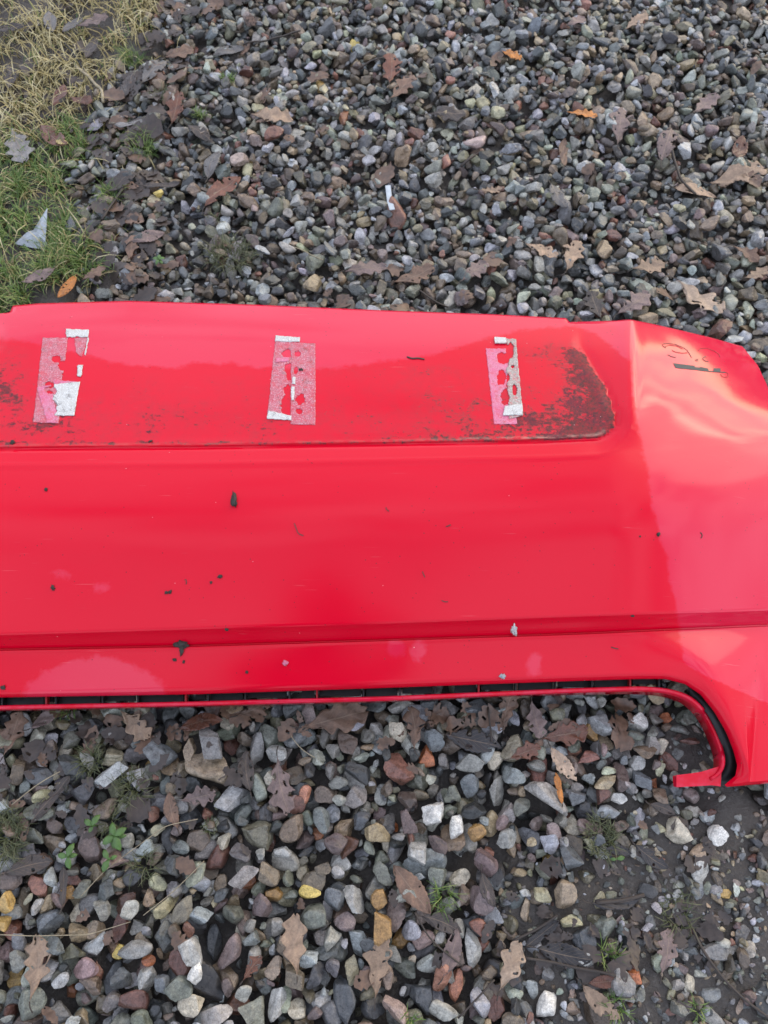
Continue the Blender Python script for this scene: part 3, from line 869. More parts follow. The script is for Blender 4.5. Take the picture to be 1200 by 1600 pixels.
gm = 0.95 * np.exp(-((x_ - 930) / 52) ** 2 - ((y_ - 640) / 58) ** 2) + 0.75 * np.exp(-((x_ - 880) / 75) ** 2 - ((y_ - 552) / 17) ** 2) + 0.62 * np.exp(-((x_ - 860) / 85) ** 2 - ((y_ - 670) / 28) ** 2) \
    + 0.62 * np.exp(-((x_ - 915) / 42) ** 2 - ((y_ - 580) / 35) ** 2) + 0.40 * np.exp(-((x_ - 620) / 130) ** 2 - ((y_ - 578) / 9) ** 2) + 0.8 * np.exp(-((x_ - 5) / 45) ** 2 - ((y_ - 590) / 60) ** 2) \
    + 0.55 * np.exp(-((x_ - 75) / 40) ** 2 - ((y_ - 660) / 14) ** 2) + 0.6 * np.exp(-((x_ - 0) / 50) ** 2 - ((y_ - 707) / 9) ** 2) + 0.12 + (0.16 + 0.34 * value_noise(x_ + 400, y_ * 2 + 400, 45, 55)) * smooth((y_ - 560) / 60) + 0.15 * smooth((x_ - 560) / 150) + 0.25 * np.exp(-((y_ - 655) / 35) ** 2)
edge_r = np.interp(y_, [535, 545, 560, 605, 660, 690], [870, 893, 915, 945, 966, 962])
gm = gm + 0.75 * np.exp(-((x_ - edge_r + 8) / 15) ** 2) * smooth((y_ - 535) / 15) * smooth((700 - y_) / 12) + 0.45 * np.exp(-((y_ - 684) / 7) ** 2) * smooth((x_ - 380) / 500)
dd = np.array([rec_d(a, b, float(CREST(a))) if b < 740 else -50 for a, b in zip(x_, y_)])
gm = gm * ins * 0.98 * (0.12 + 0.88 * smooth((dd - 22.5) / 4)) + 0.5 * np.exp(-((y_ - 692) / 3.0) ** 2) * smooth((960 - x_) / 40)
gm = gm * (y_ < 730)
sf = np.exp(-((dd - 29.5) / 1.8) ** 2) * smooth((y_ - 600) / 70) * (0.25 + 0.75 * smooth((x_ - 620) / 160)) * (x_ < 950)
for nm, val in (('film_distance', fd), ('grime', gm), ('scuff', sf)):
    a = me.attributes.new(nm, 'FLOAT', 'POINT'); a.data.foreach_set('value', val.astype(np.float32))
me.set_sharp_from_angle(angle=R(38))
md = shell.modifiers.new('thickness', 'SOLIDIFY'); md.thickness = 0.003; md.offset = -1.0
BVH = BVHTree.FromPolygons([Vector(v) for v in bv], [tuple(int(q) for q in f) for f in bf])
up_ok = (bv[bf[0][1]] - bv[bf[0][0]])
flip = Vector(np.cross(bv[bf[9000][1]] - bv[bf[9000][0]], bv[bf[9000][2]] - bv[bf[9000][0]])).z < 0
if flip:
    me.flip_normals()


def on_bumper(px, py, lift=0.0006):
    d = ray(px, py).normalized()
    hit, nrm, _, _ = BVH.ray_cast(EYE, d)
    if hit is None: return None, None
    if nrm.dot(d) > 0: nrm = -nrm
    return hit + nrm * lift, nrm


def ribbon(pts3, half_w, half_h):
    """closed box section swept along points"""
    V, F = [], []
    n = len(pts3)
    for i, P in enumerate(pts3):
        a, b = pts3[max(0, i - 1)], pts3[min(n - 1, i + 1)]
        t = (b - a).normalized(); s = t.cross(Vector((0, 0, 1))).normalized(); u = s.cross(t)
        for sx, sy in ((-1, -1), (1, -1), (1, 1), (-1, 1)):
            V.append(P + s * half_w * sx + u * half_h * sy)
    for i in range(n - 1):
        for q in range(4):
            F.append((4 * i + q, 4 * i + (q + 1) % 4, 4 * i + 4 + (q + 1) % 4, 4 * i + 4 + q))
    F.append((3, 2, 1, 0)); F.append((4 * n - 4, 4 * n - 3, 4 * n - 2, 4 * n - 1))
    return V, F


def resample(pts, step):
    a = np.array(pts, float)
    L = np.concatenate([[0], np.cumsum(np.hypot(*np.diff(a, axis=0).T))])
    s = np.linspace(0, L[-1], max(3, int(L[-1] / step)))
    return np.stack([np.interp(s, L, a[:, k]) for k in range(a.shape[1])], 1), s / L[-1]


def rounded(pts, step, it=3):
    q, _ = resample(pts, step)
    for _ in range(it):
        q[1:-1] = (q[:-2] + 2 * q[1:-1] + q[2:]) / 4
    return q


# the thin lower lip that runs on round the cut-out
LZ = curve([(-330, .05), (-200, .097), (0, .098), (1000, .098), (1045, .096), (1103, .090), (1131, .078), (1136, .066), (1130, .056), (1100, .050)])
lip = rounded(LIP, 7, 6)
lz = np.where((lip[:, 1] < 1180) | (lip[:, 0] < 900), LZ(lip[:, 0]), np.interp(lip[:, 1], [1180, 1220], [.068, .050]))
lv, lf = [], []
tn = np.gradient(lip, axis=0); tn /= np.linalg.norm(tn, axis=1)[:, None]
nm2 = np.stack([-tn[:, 1], tn[:, 0]], 1)            # towards the gravel
for i in range(len(lip)):
    x, y = lip[i]; z = lz[i]
    o2 = nm2[i] * 6.5
    deep = float(np.interp(i, [0, len(lip) * .72, len(lip) * .85, len(lip)], [.016, .016, .036, .03]))
    wob = 0.0012 * math.sin(x / 47.0) + 0.0008 * math.sin(x / 19.0)
    for (k, dz) in ((0.0, -.012), (0.0, 0.0), (.35, .0012), (.75, .0004), (1.0, -.002)):
        lv.append(at(x + o2[0] * k, y + o2[1] * k, z + dz + wob))
    Q = at(x + o2[0], y + o2[1], z - .002 + wob)
    lv.append(Q + Vector((0, 0, -deep)))
for i in range(len(lip) - 1):
    for q in range(5):
        lf.append((6 * i + q, 6 * i + q + 1, 6 * i + 7 + q, 6 * i + 6 + q))
lip_o = mesh_obj('lower_lip', np.array(lv) - ORIG, lf, PAINT, bumper)
md = lip_o.modifiers.new('thickness', 'SOLIDIFY'); md.thickness = 0.0018; md.offset = -1
# end tab of the lip
tv, tf = [], []
tab = [((1057, 1211), (1057, 1230)), ((1075, 1209), (1078, 1229)), ((1095, 1206), (1098, 1228)), ((1112, 1201), (1112, 1227)), ((1128, 1196), (1126, 1229))]
for k, (a, b) in enumerate(tab):
    z = .046 + .0015 * k
    tv += [at(*a, z), at(*b, z - .006), at(*b, z - .006) + Vector((0, 0.002, -.014)), at(*a, z) + Vector((0, 0, -.018))]
for k in range(len(tab) - 1):
    for q in range(4):
        tf.append((4 * k + q, 4 * k + (q + 1) % 4, 4 * k + 4 + (q + 1) % 4, 4 * k + 4 + q))
tf += [(3, 2, 1, 0), (16, 17, 18, 19)]
mesh_obj('end_tab', np.array(tv) - ORIG, tf, PAINT, bumper, smooth_shade=False)

# black ribs and backing plates in the slot between shell and lip
slot_x = [-270, -200, -140, -70, 3, 72, 87, 160, 215, 290, 325, 383, 452, 495, 568, 625, 680, 748, 806, 868, 925, 985, 1030]
LIPY = curve([(p[0], p[1]) for p in LIP[:8]])
ZR = 0.112


def box8(name, quad, z0, z1, mat):
    V = [at(x, y, z0) for x, y in quad] + [at(x, y, z0) + Vector((0, 0, z1 - z0)) for x, y in quad]
    F = [(0, 1, 2, 3), (7, 6, 5, 4)] + [(q, q + 4, (q + 1) % 4 + 4, (q + 1) % 4) for q in range(4)]
    return mesh_obj(name, np.array(V) - ORIG, F, mat, bumper, smooth_shade=False)


for k, x in enumerate(slot_x):
    ya, yb = float(ROLL(min(x, 1000))) - 6, float(LIPY(x)) + 2
    box8('rib', [(x - 1.3, ya), (x + 1.3, ya), (x + 1.3, yb), (x - 1.3, yb)], .091, .080, PAINT_DARK if k % 4 == 1 else BLACK)
    if k + 1 < len(slot_x):
        x2 = slot_x[k + 1]
        a, b = (x + 4, x2 - 4)
        if k in (12, 9, 16): a = x + (x2 - x) * 0.45
        box8('backing_plate', [(a, ya - 10), (b, ya - 10), (b, yb - (6 if k % 2 else 2)), (a, yb - (6 if k % 2 else 2))], .079, .073, BLACK)
# dark backing round the arch
av, af = [], []
arc = rounded(ARCH_B[2:], 9); arl = rounded(LIP[7:], 9)
n_ = 24
ra, _ = resample(arc, 1); rl, _ = resample(arl, 1)
for i in range(n_):
    f = i / (n_ - 1)
    A_ = ra[int(f * (len(ra) - 1))]; L_ = rl[int(f * (len(rl) - 1))]
    z = np.interp(f, [0, 1], [.084, .032])
    av += [at(A_[0] + 6, A_[1] - 2, z), at(L_[0] - 1, L_[1], z - .004)]
for i in range(n_ - 1): af.append((2 * i, 2 * i + 1, 2 * i + 3, 2 * i + 2))
ao = mesh_obj('arch_backing', np.array(av) - ORIG, af, BLACK, bumper)
ao.modifiers.new('thickness', 'SOLIDIFY').thickness = 0.003


# --- stuck-on remnants: number plate tape
def make_film(name, base, speck, dark, p_white, p_dark, thr, worn=0.0):
    m, n, l, p = new_mat(name)
    ob = n.new('ShaderNodeTexCoord').outputs['Object']
    n1 = noise(n, l, ob, 420, 4, 0.7); n2 = noise(n, l, ob, 60, 4, 0.6); n3 = noise(n, l, ob, 700, 3, 0.7)
    c = mixc(n, l, maprange(n, l, n2, 0.35, 0.65, 0.0, 0.5), base, speck)
    c = mixc(n, l, maprange(n, l, n1, thr, thr + 0.08, 0, p_white), c, speck)
    c = mixc(n, l, maprange(n, l, mathn(n, l, 'ADD', mathn(n, l, 'MULTIPLY', n3, 0.6), mathn(n, l, 'MULTIPLY', n2, 0.4)), 0.53, 0.60, 0, p_dark), c, dark)
    if worn:
        n4 = noise(n, l, ob, 120, 6, 0.72)
        c = mixc(n, l, maprange(n, l, n4, 0.50, 0.60, 0, worn), c, (0.60, 0.012, 0.03, 1))
        c = mixc(n, l, maprange(n, l, noise(n, l, ob, 190, 5, 0.75), 0.58, 0.66, 0, worn), c, dark)
    l.new(c, p.inputs['Base Color'])
    p.inputs['Roughness'].default_value = 0.55
    l.new(bump(n, l, n1, 0.5, 0.0008), p.inputs['Normal'])
    return m


FILM = make_film('tape_film', (0.47, 0.05, 0.085, 1), (0.62, 0.36, 0.40, 1), (0.07, 0.04, 0.036, 1), 0.9, 0.9, 0.52, 0.55)
FILM_PALE = make_film('pale_tape_film', (0.58, 0.11, 0.21, 1), (0.68, 0.33, 0.42, 1), (0.12, 0.06, 0.05, 1), 0.6, 0.5, 0.52, 0.45)
FOAM = make_film('white_foam', (0.47, 0.46, 0.42, 1), (0.70, 0.71, 0.69, 1), (0.10, 0.085, 0.07, 1), 0.8, 0.9, 0.5)
FOAM_DIRTY = make_film('dirty_foam', (0.27, 0.235, 0.20, 1), (0.62, 0.56, 0.52, 1), (0.05, 0.042, 0.036, 1), 0.8, 0.95, 0.52, 0.4)


def sheet(name, quad, mat, parent, holes=(), ragged=0.35, seed=1, lift=0.0007, thick=0.0006, step=1.3, label=None):
    q = np.array(quad, float)
    wpx = max(np.linalg.norm(q[1] - q[0]), np.linalg.norm(q[2] - q[3])); hpx = max(np.linalg.norm(q[3] - q[0]), np.linalg.norm(q[2] - q[1]))
    nu, nv = max(3, int(wpx / step)), max(3, int(hpx / step))
    V, F, idx = [], [], {}
    r = np.random.default_rng(seed)
    P = {}
    for i in range(nu + 1):
        for j in range(nv + 1):
            a, b = i / nu, j / nv
            p = (q[0] * (1 - a) + q[1] * a) * (1 - b) + (q[3] * (1 - a) + q[2] * a) * b
            e = float(value_noise(p[0] + seed * 31, p[1] + seed * 17, 3.2, 40 + seed)) - 0.5
            p = p + (np.array([e, float(value_noise(p[0] + 300, p[1] + seed * 13, 3.2, 41 + seed)) - 0.5]) * ragged * 4)
            P[i, j] = p
    for i in range(nu):
        for j in range(nv):
            c = (P[i, j] + P[i + 1, j + 1]) / 2
            dead = False
            for (hx, hy, hrx, hry) in holes:
                e = (float(value_noise(c[0] + 90, c[1] + 50, 4.5, 60 + seed)) - 0.5) * 0.9
                if ((c[0] - hx) / hrx) ** 2 + ((c[1] - hy) / hry) ** 2 < 1 + e:
                    dead = True; break
            if dead: continue
            f = []
            for k in ((i, j), (i, j + 1), (i + 1, j + 1), (i + 1, j)):
                if k not in idx:
                    h, _ = on_bumper(P[k][0], P[k][1], lift)
                    if h is None: break
                    idx[k] = len(V); V.append(h)
                f.append(idx[k])
            if len(f) == 4: F.append(f)
    o = mesh_obj(name, np.array([v - Vector(ORIG) for v in V]), F, mat, parent)
    if thick:
        md = o.modifiers.new('thickness', 'SOLIDIFY'); md.thickness = thick; md.offset = -1
    if label: o['label'] = label
    return o


# left pair of tape remnants
a = sheet('tape_strip', [(67, 528), (106, 528), (92, 662), (52, 660)], FILM, bumper, [(88, 562, 7, 6), (104, 572, 13, 9), (104, 600, 7, 30), (78, 602, 8, 5), (77, 615, 6, 5), (92, 640, 8, 4)], seed=1, label='peeling tape remnant with pink lower end')
sheet('tape_patch', [(58, 606), (80, 602), (92, 662), (74, 661)], FILM_PALE, a, [(78, 610, 8, 6)], seed=2, lift=.0014)
b = sheet('tape_strip', [(103, 515), (140, 516), (138, 528), (104, 527)], FOAM, bumper, [(121, 529, 5, 2.5)], seed=3, lift=.0016, thick=.0014, label='white band of foam tape')
sheet('tape_strip', [(85, 601), (125, 597), (116, 650), (82, 650)], FOAM, bumper, [(82, 640, 7, 14), (84, 612, 5, 6)], seed=4, lift=.0016, thick=.0014, label='square white patch of foam tape')
sheet('tape_strip', [(84, 594), (125, 597), (124, 606), (86, 607)], FILM_PALE, bumper, seed=5, lift=.0008)
sheet('tape_strip', [(121, 572), (130, 571), (127, 590), (121, 588)], FOAM, bumper, [(118, 573, 3, 5)], seed=6, lift=.0016, thick=.0014)
sheet('tape_strip', [(137, 528), (139, 528), (134, 556), (132, 555)], FOAM, bumper, seed=7, lift=.001)
sheet('tape_strip', [(116, 529), (137, 528), (128, 558), (120, 552)], FILM, bumper, seed=17, lift=.0007)
# middle pair
a = sheet('tape_strip', [(431, 526), (455, 528), (453, 655), (417, 655)], FILM, bumper, [(448, 553, 8, 7), (454, 580, 9, 14), (455, 640, 16, 28), (450, 612, 7, 10)], seed=8, label='torn tape strip with white ends')
sheet('tape_patch', [(431, 525), (469, 528), (468, 535), (430, 534)], FOAM, a, seed=9, lift=.0018, thick=.0014)
sheet('tape_patch', [(419, 642), (456, 651), (455, 657), (417, 655)], FOAM, a, seed=10, lift=.0018, thick=.0014)
sheet('tape_patch', [(430, 560), (452, 559), (452, 565), (431, 567)], FILM_PALE, a, seed=18, lift=.0015)
a = sheet('tape_strip', [(455, 535), (493, 537), (493, 664), (454, 663)], FILM, bumper, [(469, 624, 8, 9), (467, 643, 4.5, 4.5), (465, 553, 5, 5), (462, 579, 4, 6)], seed=11, label='speckled pink tape strip with round holes')
sheet('tape_patch', [(457, 590), (462, 590), (461, 601), (457, 601)], FOAM, a, seed=12, lift=.0018)
sheet('tape_patch', [(455, 605), (461, 606), (459, 626), (455, 626)], FOAM, a, seed=13, lift=.0018)
# right pair
sheet('tape_strip', [(759, 545), (790, 545), (808, 663), (772, 663)], FILM_PALE, bumper, [(783, 590, 7, 12), (792, 620, 9, 14), (785, 560, 9, 9), (800, 600, 8, 30)], seed=14, label='pale pink tape strip specked with mud')
a = sheet('tape_strip', [(788, 530), (806, 531), (817, 650), (796, 655)], FOAM_DIRTY, bumper, [(798, 548, 5, 12), (788, 590, 8, 10), (801, 574, 3, 3), (804, 610, 4, 9), (786, 622, 12, 10), (790, 555, 6, 20), (815, 545, 5, 12)], seed=15, lift=.0018, thick=.0016, label='shredded grey foam tape')
sheet('tape_patch', [(788, 636), (816, 632), (816, 650), (786, 650)], FOAM, a, seed=16, lift=.0028)
V_, F_ = [], []
for k, (qx, qy) in enumerate(((772, 529), (790, 530), (791, 538), (773, 538))):
    h, nn = on_bumper(qx, qy, 0.004); V_ += [h, h - nn * 0.0022]
F_ = [(0, 2, 4, 6), (7, 5, 3, 1)] + [(2 * k, 2 * k + 1, (2 * k + 3) % 8, (2 * k + 2) % 8) for k in range(4)]
mesh_obj('tape_patch', np.array([v - Vector(ORIG) for v in V_]), F_, FOAM, a, smooth_shade=False)

# --- ghost of the model badge on the wing
RESIDUE = make_flat_mat('badge_residue', (0.075, 0.075, 0.07), 0.7, 0.4, 400)
GHOST = make_flat_mat('badge_ghost', (0.40, 0.035, 0.035), 0.5, 0.3, 400)


def z1(pts): return [(1000 + x / 6, 490 + y / 6) for x, y in pts]


def stroke(name, lines, mat, w=0.0005):
    V, F = [], []
    for pl in lines:
        q, _ = resample(pl, 1.5)
        P = [on_bumper(*p, 0.0005)[0] for p in q]
        P = [p for p in P if p is not None]
        if len(P) < 3: continue
        v, f = ribbon(P, w, 0.0003)
        F += [tuple(k + len(V) for k in t) for t in f]; V += v
    return mesh_obj(name, np.array([v - Vector(ORIG) for v in V]), F, mat, bumper)


stroke('badge_digit_outline', [z1([(240, 322), (210, 305), (215, 285), (260, 280), (330, 288), (400, 318), (440, 345), (462, 378), (482, 412)])], RESIDUE, .0004)
stroke('badge_digit_outline', [z1([(262, 388), (290, 404), (332, 412)])], RESIDUE, .0006)
stroke('badge_digit_outline', [z1([(300, 345), (330, 362), (395, 372), (445, 368)])], GHOST)
stroke('badge_digit_outline', [z1([(235, 312), (270, 295), (345, 305), (400, 335)])], GHOST)
stroke('badge_digit_outline', [z1([(545, 352), (560, 330), (620, 325), (700, 355), (742, 385), (745, 408)])], GHOST, .0005)
stroke('badge_digit_outline', [z1([(640, 450), (605, 446), (586, 428), (592, 410), (618, 405)])], RESIDUE, .0006)
stroke('badge_dot', [z1([(520, 432), (535, 428), (545, 438), (532, 446), (520, 440), (520, 432)])], RESIDUE, .0004)
stroke('badge_ring', [z1([(755, 565), (765, 590), (800, 602), (826, 590), (822, 560), (790, 548)])], GHOST, .0004)
sheet('badge_bar', z1([(310, 466), (560, 497), (570, 536), (332, 510)]), RESIDUE, bumper, [(1092, 572.5, 7, 2)], ragged=.12, seed=31, lift=.0005, thick=.0004, step=.7)
sheet('badge_bar', z1([(560, 500), (640, 516), (640, 545), (566, 536)]), RESIDUE, bumper, ragged=.12, seed=32, lift=.0005, thick=.0004, step=.7)
sheet('badge_bar', z1([(690, 513), (752, 516), (752, 552), (686, 547)]), RESIDUE, bumper, ragged=.12, seed=33, lift=.0005, thick=.0004, step=.7)
sheet('badge_bar', z1([(640, 536), (800, 548), (798, 556), (640, 546)]), RESIDUE, bumper, ragged=.12, seed=34, lift=.0005, thick=.0004, step=.7)


# --- things lying on the bumper
def blob(name, px, py, wpx, hpx, lean, mat, label, cat, seed=0):
    if name == 'soil_crumb': wpx, hpx = wpx * .8, hpx * .8
    P, nn = on_bumper(px, py, 0.0)
    m = mpp(P)
    D, T = ICO[3]
    r = 1 + 1.5 * (np.array([float(value_noise(d[0] * 2 + 9 + seed, d[1] * 2 + d[2] * 1.7 + 9, 0.55, 70 + seed)) for d in D]) - 0.5)
    V = D * r[:, None] * np.array([wpx * m / 2, hpx * m / 2, min(wpx, hpx) * m * 0.33])
    c, s = math.cos(R(lean)), math.sin(R(lean))
    V = V @ np.array([[c, s, 0], [-s, c, 0], [0, 0, 1]])
    o = mesh_obj(name, V, T, mat, smooth_shade=True)
    o.location = P + nn * min(wpx, hpx) * m * 0.22
    o.rotation_euler = nn.to_track_quat('Z', 'Y').to_euler() if abs(nn.z) < 0.98 else (0, 0, 0)
    tag(o, label, cat, None)
    return o


def thread(name, pts, w, mat, label, cat):
    q = rounded(pts, 1.6, 2)
    P = [on_bumper(*p, w * 0.8)[0] for p in q]
    P = [p for p in P if p is not None]
    v, f = ribbon(P, w, w * 0.8)
    o0 = P[0]
    o = mesh_obj(name, np.array([x - o0 for x in v]), f, mat)
    o.location = o0
    tag(o, label, cat)
    return o


blob('bark_flake', 366, 782, 8, 22, 12, CRUMB, 'dark elongated bark flake on the main red panel, left of centre', 'debris', 1)
mc = blob('mud_clump', 284, 1006, 18, 12, -10, CRUMB, 'dark mud clump stuck in the groove above the lower edge', 'mud clump', 2)
blob('dead_insect', 284, 1016, 6, 14, 0, CRUMB, 'dark pointed crumb hanging below the mud clump in the groove', 'debris', 3)
blob('soil_crumb', 273, 1031, 7, 5, -30, CRUMB, 'left one of two small crumbs just under the mud clump', 'crumb', 4)
blob('soil_crumb', 287, 1034, 5, 5, 0, CRUMB, 'right one of two small crumbs just under the mud clump', 'crumb', 5)
blob('soil_crumb', 344, 901, 9, 6, 25, CRUMB, 'dark crumb on the main panel, right of the paired crumbs', 'crumb', 6)
blob('soil_crumb', 260, 926, 6, 5, 0, CRUMB, 'left of the paired crumbs on the lower main panel', 'crumb', 7)
blob('soil_crumb', 266, 925, 6, 6, 0, CRUMB, 'right of the paired crumbs on the lower main panel', 'crumb', 8)
blob('soil_crumb', 83, 918, 6, 10, 20, CRUMB, 'long dark crumb low on the main panel near the left edge', 'crumb', 9)
blob('soil_crumb', 354, 983, 6, 6, 0, CRUMB, 'round dark crumb on the dark red ridge edge', 'crumb', 10)
blob('soil_crumb', 6, 1074, 8, 8, 0, CRUMB, 'grey crumb by the lower edge at the far left', 'crumb', 11)
blob('soil_crumb', 330, 910, 4, 5, 0, CRUMB, 'tiny crumb left of the dark crumb on the main panel', 'crumb', 12)
blob('soil_crumb', 386, 1050, 6, 5, 20, CRUMB, 'crumb on the lower red strip right of the mud clump', 'crumb', 13)
blob('soil_crumb', 1028, 835, 7, 6, 0, CRUMB, 'brown crumb on the right wing beside the film edge', 'crumb', 14)
blob('soil_crumb', 988, 962, 7, 4, -15, CRUMB, 'dark crumb on the ridge edge near the right wing', 'crumb', 15)
blob('soil_crumb', 72, 765, 5, 8, 30, CRUMB, 'speckled crumb at the top left of the main panel', 'crumb', 16)
blob('soil_crumb', 20, 692, 9, 7, 0, CRUMB, 'dark crumb in the recess crease at the far left', 'crumb', 17)
blob('soil_crumb', 235, 690, 8, 4, 25, CRUMB, 'brown crumb in the recess crease below the first tape remnants', 'crumb', 18)
blob('soil_crumb', 470, 578, 9, 6, -20, CRUMB, 'black curl of dirt on the speckled middle tape strip', 'crumb', 19)
blob('soil_crumb', 1000, 838, 3, 3, 0, CRUMB, 'speck of dirt left of the brown crumb on the wing', 'crumb', 20)
blob('bird_dropping', 803, 983, 7, 20, 8, FOAM, 'small white bird dropping on the ridge under the third tape strip', 'dropping', 21)
blob('paint_chip', 785, 1057, 9, 7, 0, PLASTIC_GREY, 'grey chip on the lower red edge below the white dropping', 'chip', 22)
blob('paint_chip', 446, 1036, 8, 7, 0, FILM_PALE, 'pale pink fleck on the lower red strip, left of centre', 'chip', 23)
thread('twig', [(636, 558), (644, 561), (653, 560), (663, 562)], .0012, TWIG, 'short dark twig on the upper panel between two tape remnants', 'twig')
thread('root_fibre', [(460, 818), (463, 826), (466, 834), (474, 837)], .0006, TWIG, 'thin curly brown fibre near the centre of the main panel', 'fibre')
thread('root_fibre', [(603, 793), (604, 797), (608, 799)], .0006, TWIG, 'tiny hooked fibre on the main panel, upper middle', 'fibre')
thread('root_fibre', [(697, 823), (701, 822), (704, 820)], .0007, TWIG, 'tiny dark fibre right of the panel centre', 'fibre')
thread('root_fibre', [(690, 938), (695, 941), (700, 940)], .0006, TWIG, 'tiny brown fibre low on the panel, right of centre', 'fibre')
thread('root_fibre', [(290, 905), (292, 909), (291, 913)], .0006, TWIG, 'tiny fibre between the paired crumbs and the dark crumb', 'fibre')
thread('root_fibre', [(1094, 832), (1098, 836), (1095, 841)], .0006, TWIG, 'small curled fibre on the right wing', 'fibre')
thread('root_fibre', [(660, 893), (662, 898)] + [(664, 902)], .0006, TWIG, 'short upright fibre in the lower right of the panel', 'fibre')
thread('root_fibre', [(955, 1011), (960, 1013), (966, 1014)], .0006, TWIG, 'small dark fibre on the lower strip by the right wing', 'fibre')

# ------------------------------------------------------------------ the photographer, whose dark shape the paint mirrors
def skin_body(name, joints, bones, mat, parent, root, levels=2):
    """joints: {name: (x, y, z, rx, ry)}"""
    keys = list(joints)
    me = bpy.data.meshes.new(name)
    me.from_pydata([joints[k][:3] for k in keys], [(keys.index(a), keys.index(b)) for a, b in bones], [])
    o = bpy.data.objects.new(name, me); COL.objects.link(o); o.parent = parent
    o.modifiers.new('skin', 'SKIN').use_smooth_shade = True
    for i, k in enumerate(keys):
        sv = me.skin_vertices[0].data[i]
        sv.radius = joints[k][3:5]; sv.use_root = (k == root)
    sb = o.modifiers.new('sub', 'SUBSURF'); sb.levels = sb.render_levels = levels
    me.materials.append(mat)
    return o


COAT = make_flat_mat('dark_coat', (0.022, 0.023, 0.027), 0.8, 0.2, 40)
SKIN = make_flat_mat('skin', (0.48, 0.28, 0.20), 0.5, 0.06, 30)
HAIR = make_flat_mat('brown_hair', (0.035, 0.022, 0.015), 0.5, 0.3, 200)
SHOE = make_flat_mat('boot', (0.03, 0.026, 0.022), 0.5, 0.2, 60)
BY = -0.37
person = bpy.data.objects.new('person', None); COL.objects.link(person)
tag(person, 'person in a dark hooded coat leaning over the near edge, both hands on a phone', 'person')
J = {'pelvis': (-.18, BY - .03, .95, .165, .12), 'waist': (-.18, BY, 1.10, .15, .115), 'chest': (-.18, BY + .07, 1.30, .20, .14), 'neck': (-.18, BY + .15, 1.47, .065, .06), 'skull': (-.18, BY + .25, 1.57, .06, .06)}
BN = [('pelvis', 'waist'), ('waist', 'chest'), ('chest', 'neck'), ('neck', 'skull')]
for nm_, sg in (('l', -1), ('r', 1)):
    J.update({'hip' + nm_: (-.18 + sg * .10, BY - .03, .90, .10, .10), 'knee' + nm_: (-.18 + sg * .12, BY + .01, .49, .068, .068), 'ankle' + nm_: (-.18 + sg * .13, BY - .12, .10, .05, .05),
              'sh' + nm_: (-.18 + sg * .19, BY + .10, 1.39, .07, .07), 'elb' + nm_: (-.18 + sg * .24, BY + .20, 1.14, .052, .052), 'wr' + nm_: (sg * .085, -.06, 1.31, .036, .036)})
    BN += [('pelvis', 'hip' + nm_), ('hip' + nm_, 'knee' + nm_), ('knee' + nm_, 'ankle' + nm_), ('chest', 'sh' + nm_), ('sh' + nm_, 'elb' + nm_), ('elb' + nm_, 'wr' + nm_)]
skin_body('body', J, BN, COAT, person, 'pelvis')
D3, T3 = ICO[4]
hd = D3.copy()
hv = hd * np.array([.075, .098, .118])
hv[:, 1] += np.where((hd[:, 2] < 0) & (hd[:, 1] > 0), -.012 * -hd[:, 2], 0)
nose = np.exp(-((hd[:, 0] / .13) ** 2 + ((hd[:, 2] + .12) / .2) ** 2)) * (hd[:, 1] > 0)
eye = sum(np.exp(-(((hd[:, 0] - q) / .14) ** 2 + ((hd[:, 2] - .05) / .12) ** 2)) for q in (-.38, .38)) * (hd[:, 1] > 0)
mouth = np.exp(-((hd[:, 0] / .28) ** 2 + ((hd[:, 2] + .52) / .06) ** 2)) * (hd[:, 1] > 0)
hv[:, 1] += .022 * nose - .010 * eye - .006 * mouth
ct, st_ = math.cos(R(-42)), math.sin(R(-42))
RX = np.array([[1, 0, 0], [0, ct, -st_], [0, st_, ct]])
HC = np.array([-.18, BY + .31, 1.64])
big_mesh('head', hv @ RX.T + HC, T3, SKIN, parent=person)
hm = (hd[:, 2] > .25) | ((hd[:, 1] < .15) & (hd[:, 2] > -.55))
hair_t = T3[hm[T3].all(1)]
big_mesh('hair', (hd * np.array([.083, .106, .126]) * (1 + .03 * (value_noise(hd[:, 0] * 9 + 20, hd[:, 2] * 3 + 20, .5, 120) - .5))[:, None]) @ RX.T + HC, hair_t, HAIR, parent=person)
hdm = (hd[:, 1] < .55) & (hd[:, 2] > -.8)
big_mesh('hood', (hd * np.array([.125, .14, .155]) * (1 + .06 * (value_noise(hd[:, 0] * 3 + 20, hd[:, 2] * 3 + 20, .5, 121) - .5))[:, None]) @ RX.T + HC + np.array([0, -.015, -.01]), T3[hdm[T3].all(1)], COAT, parent=person)
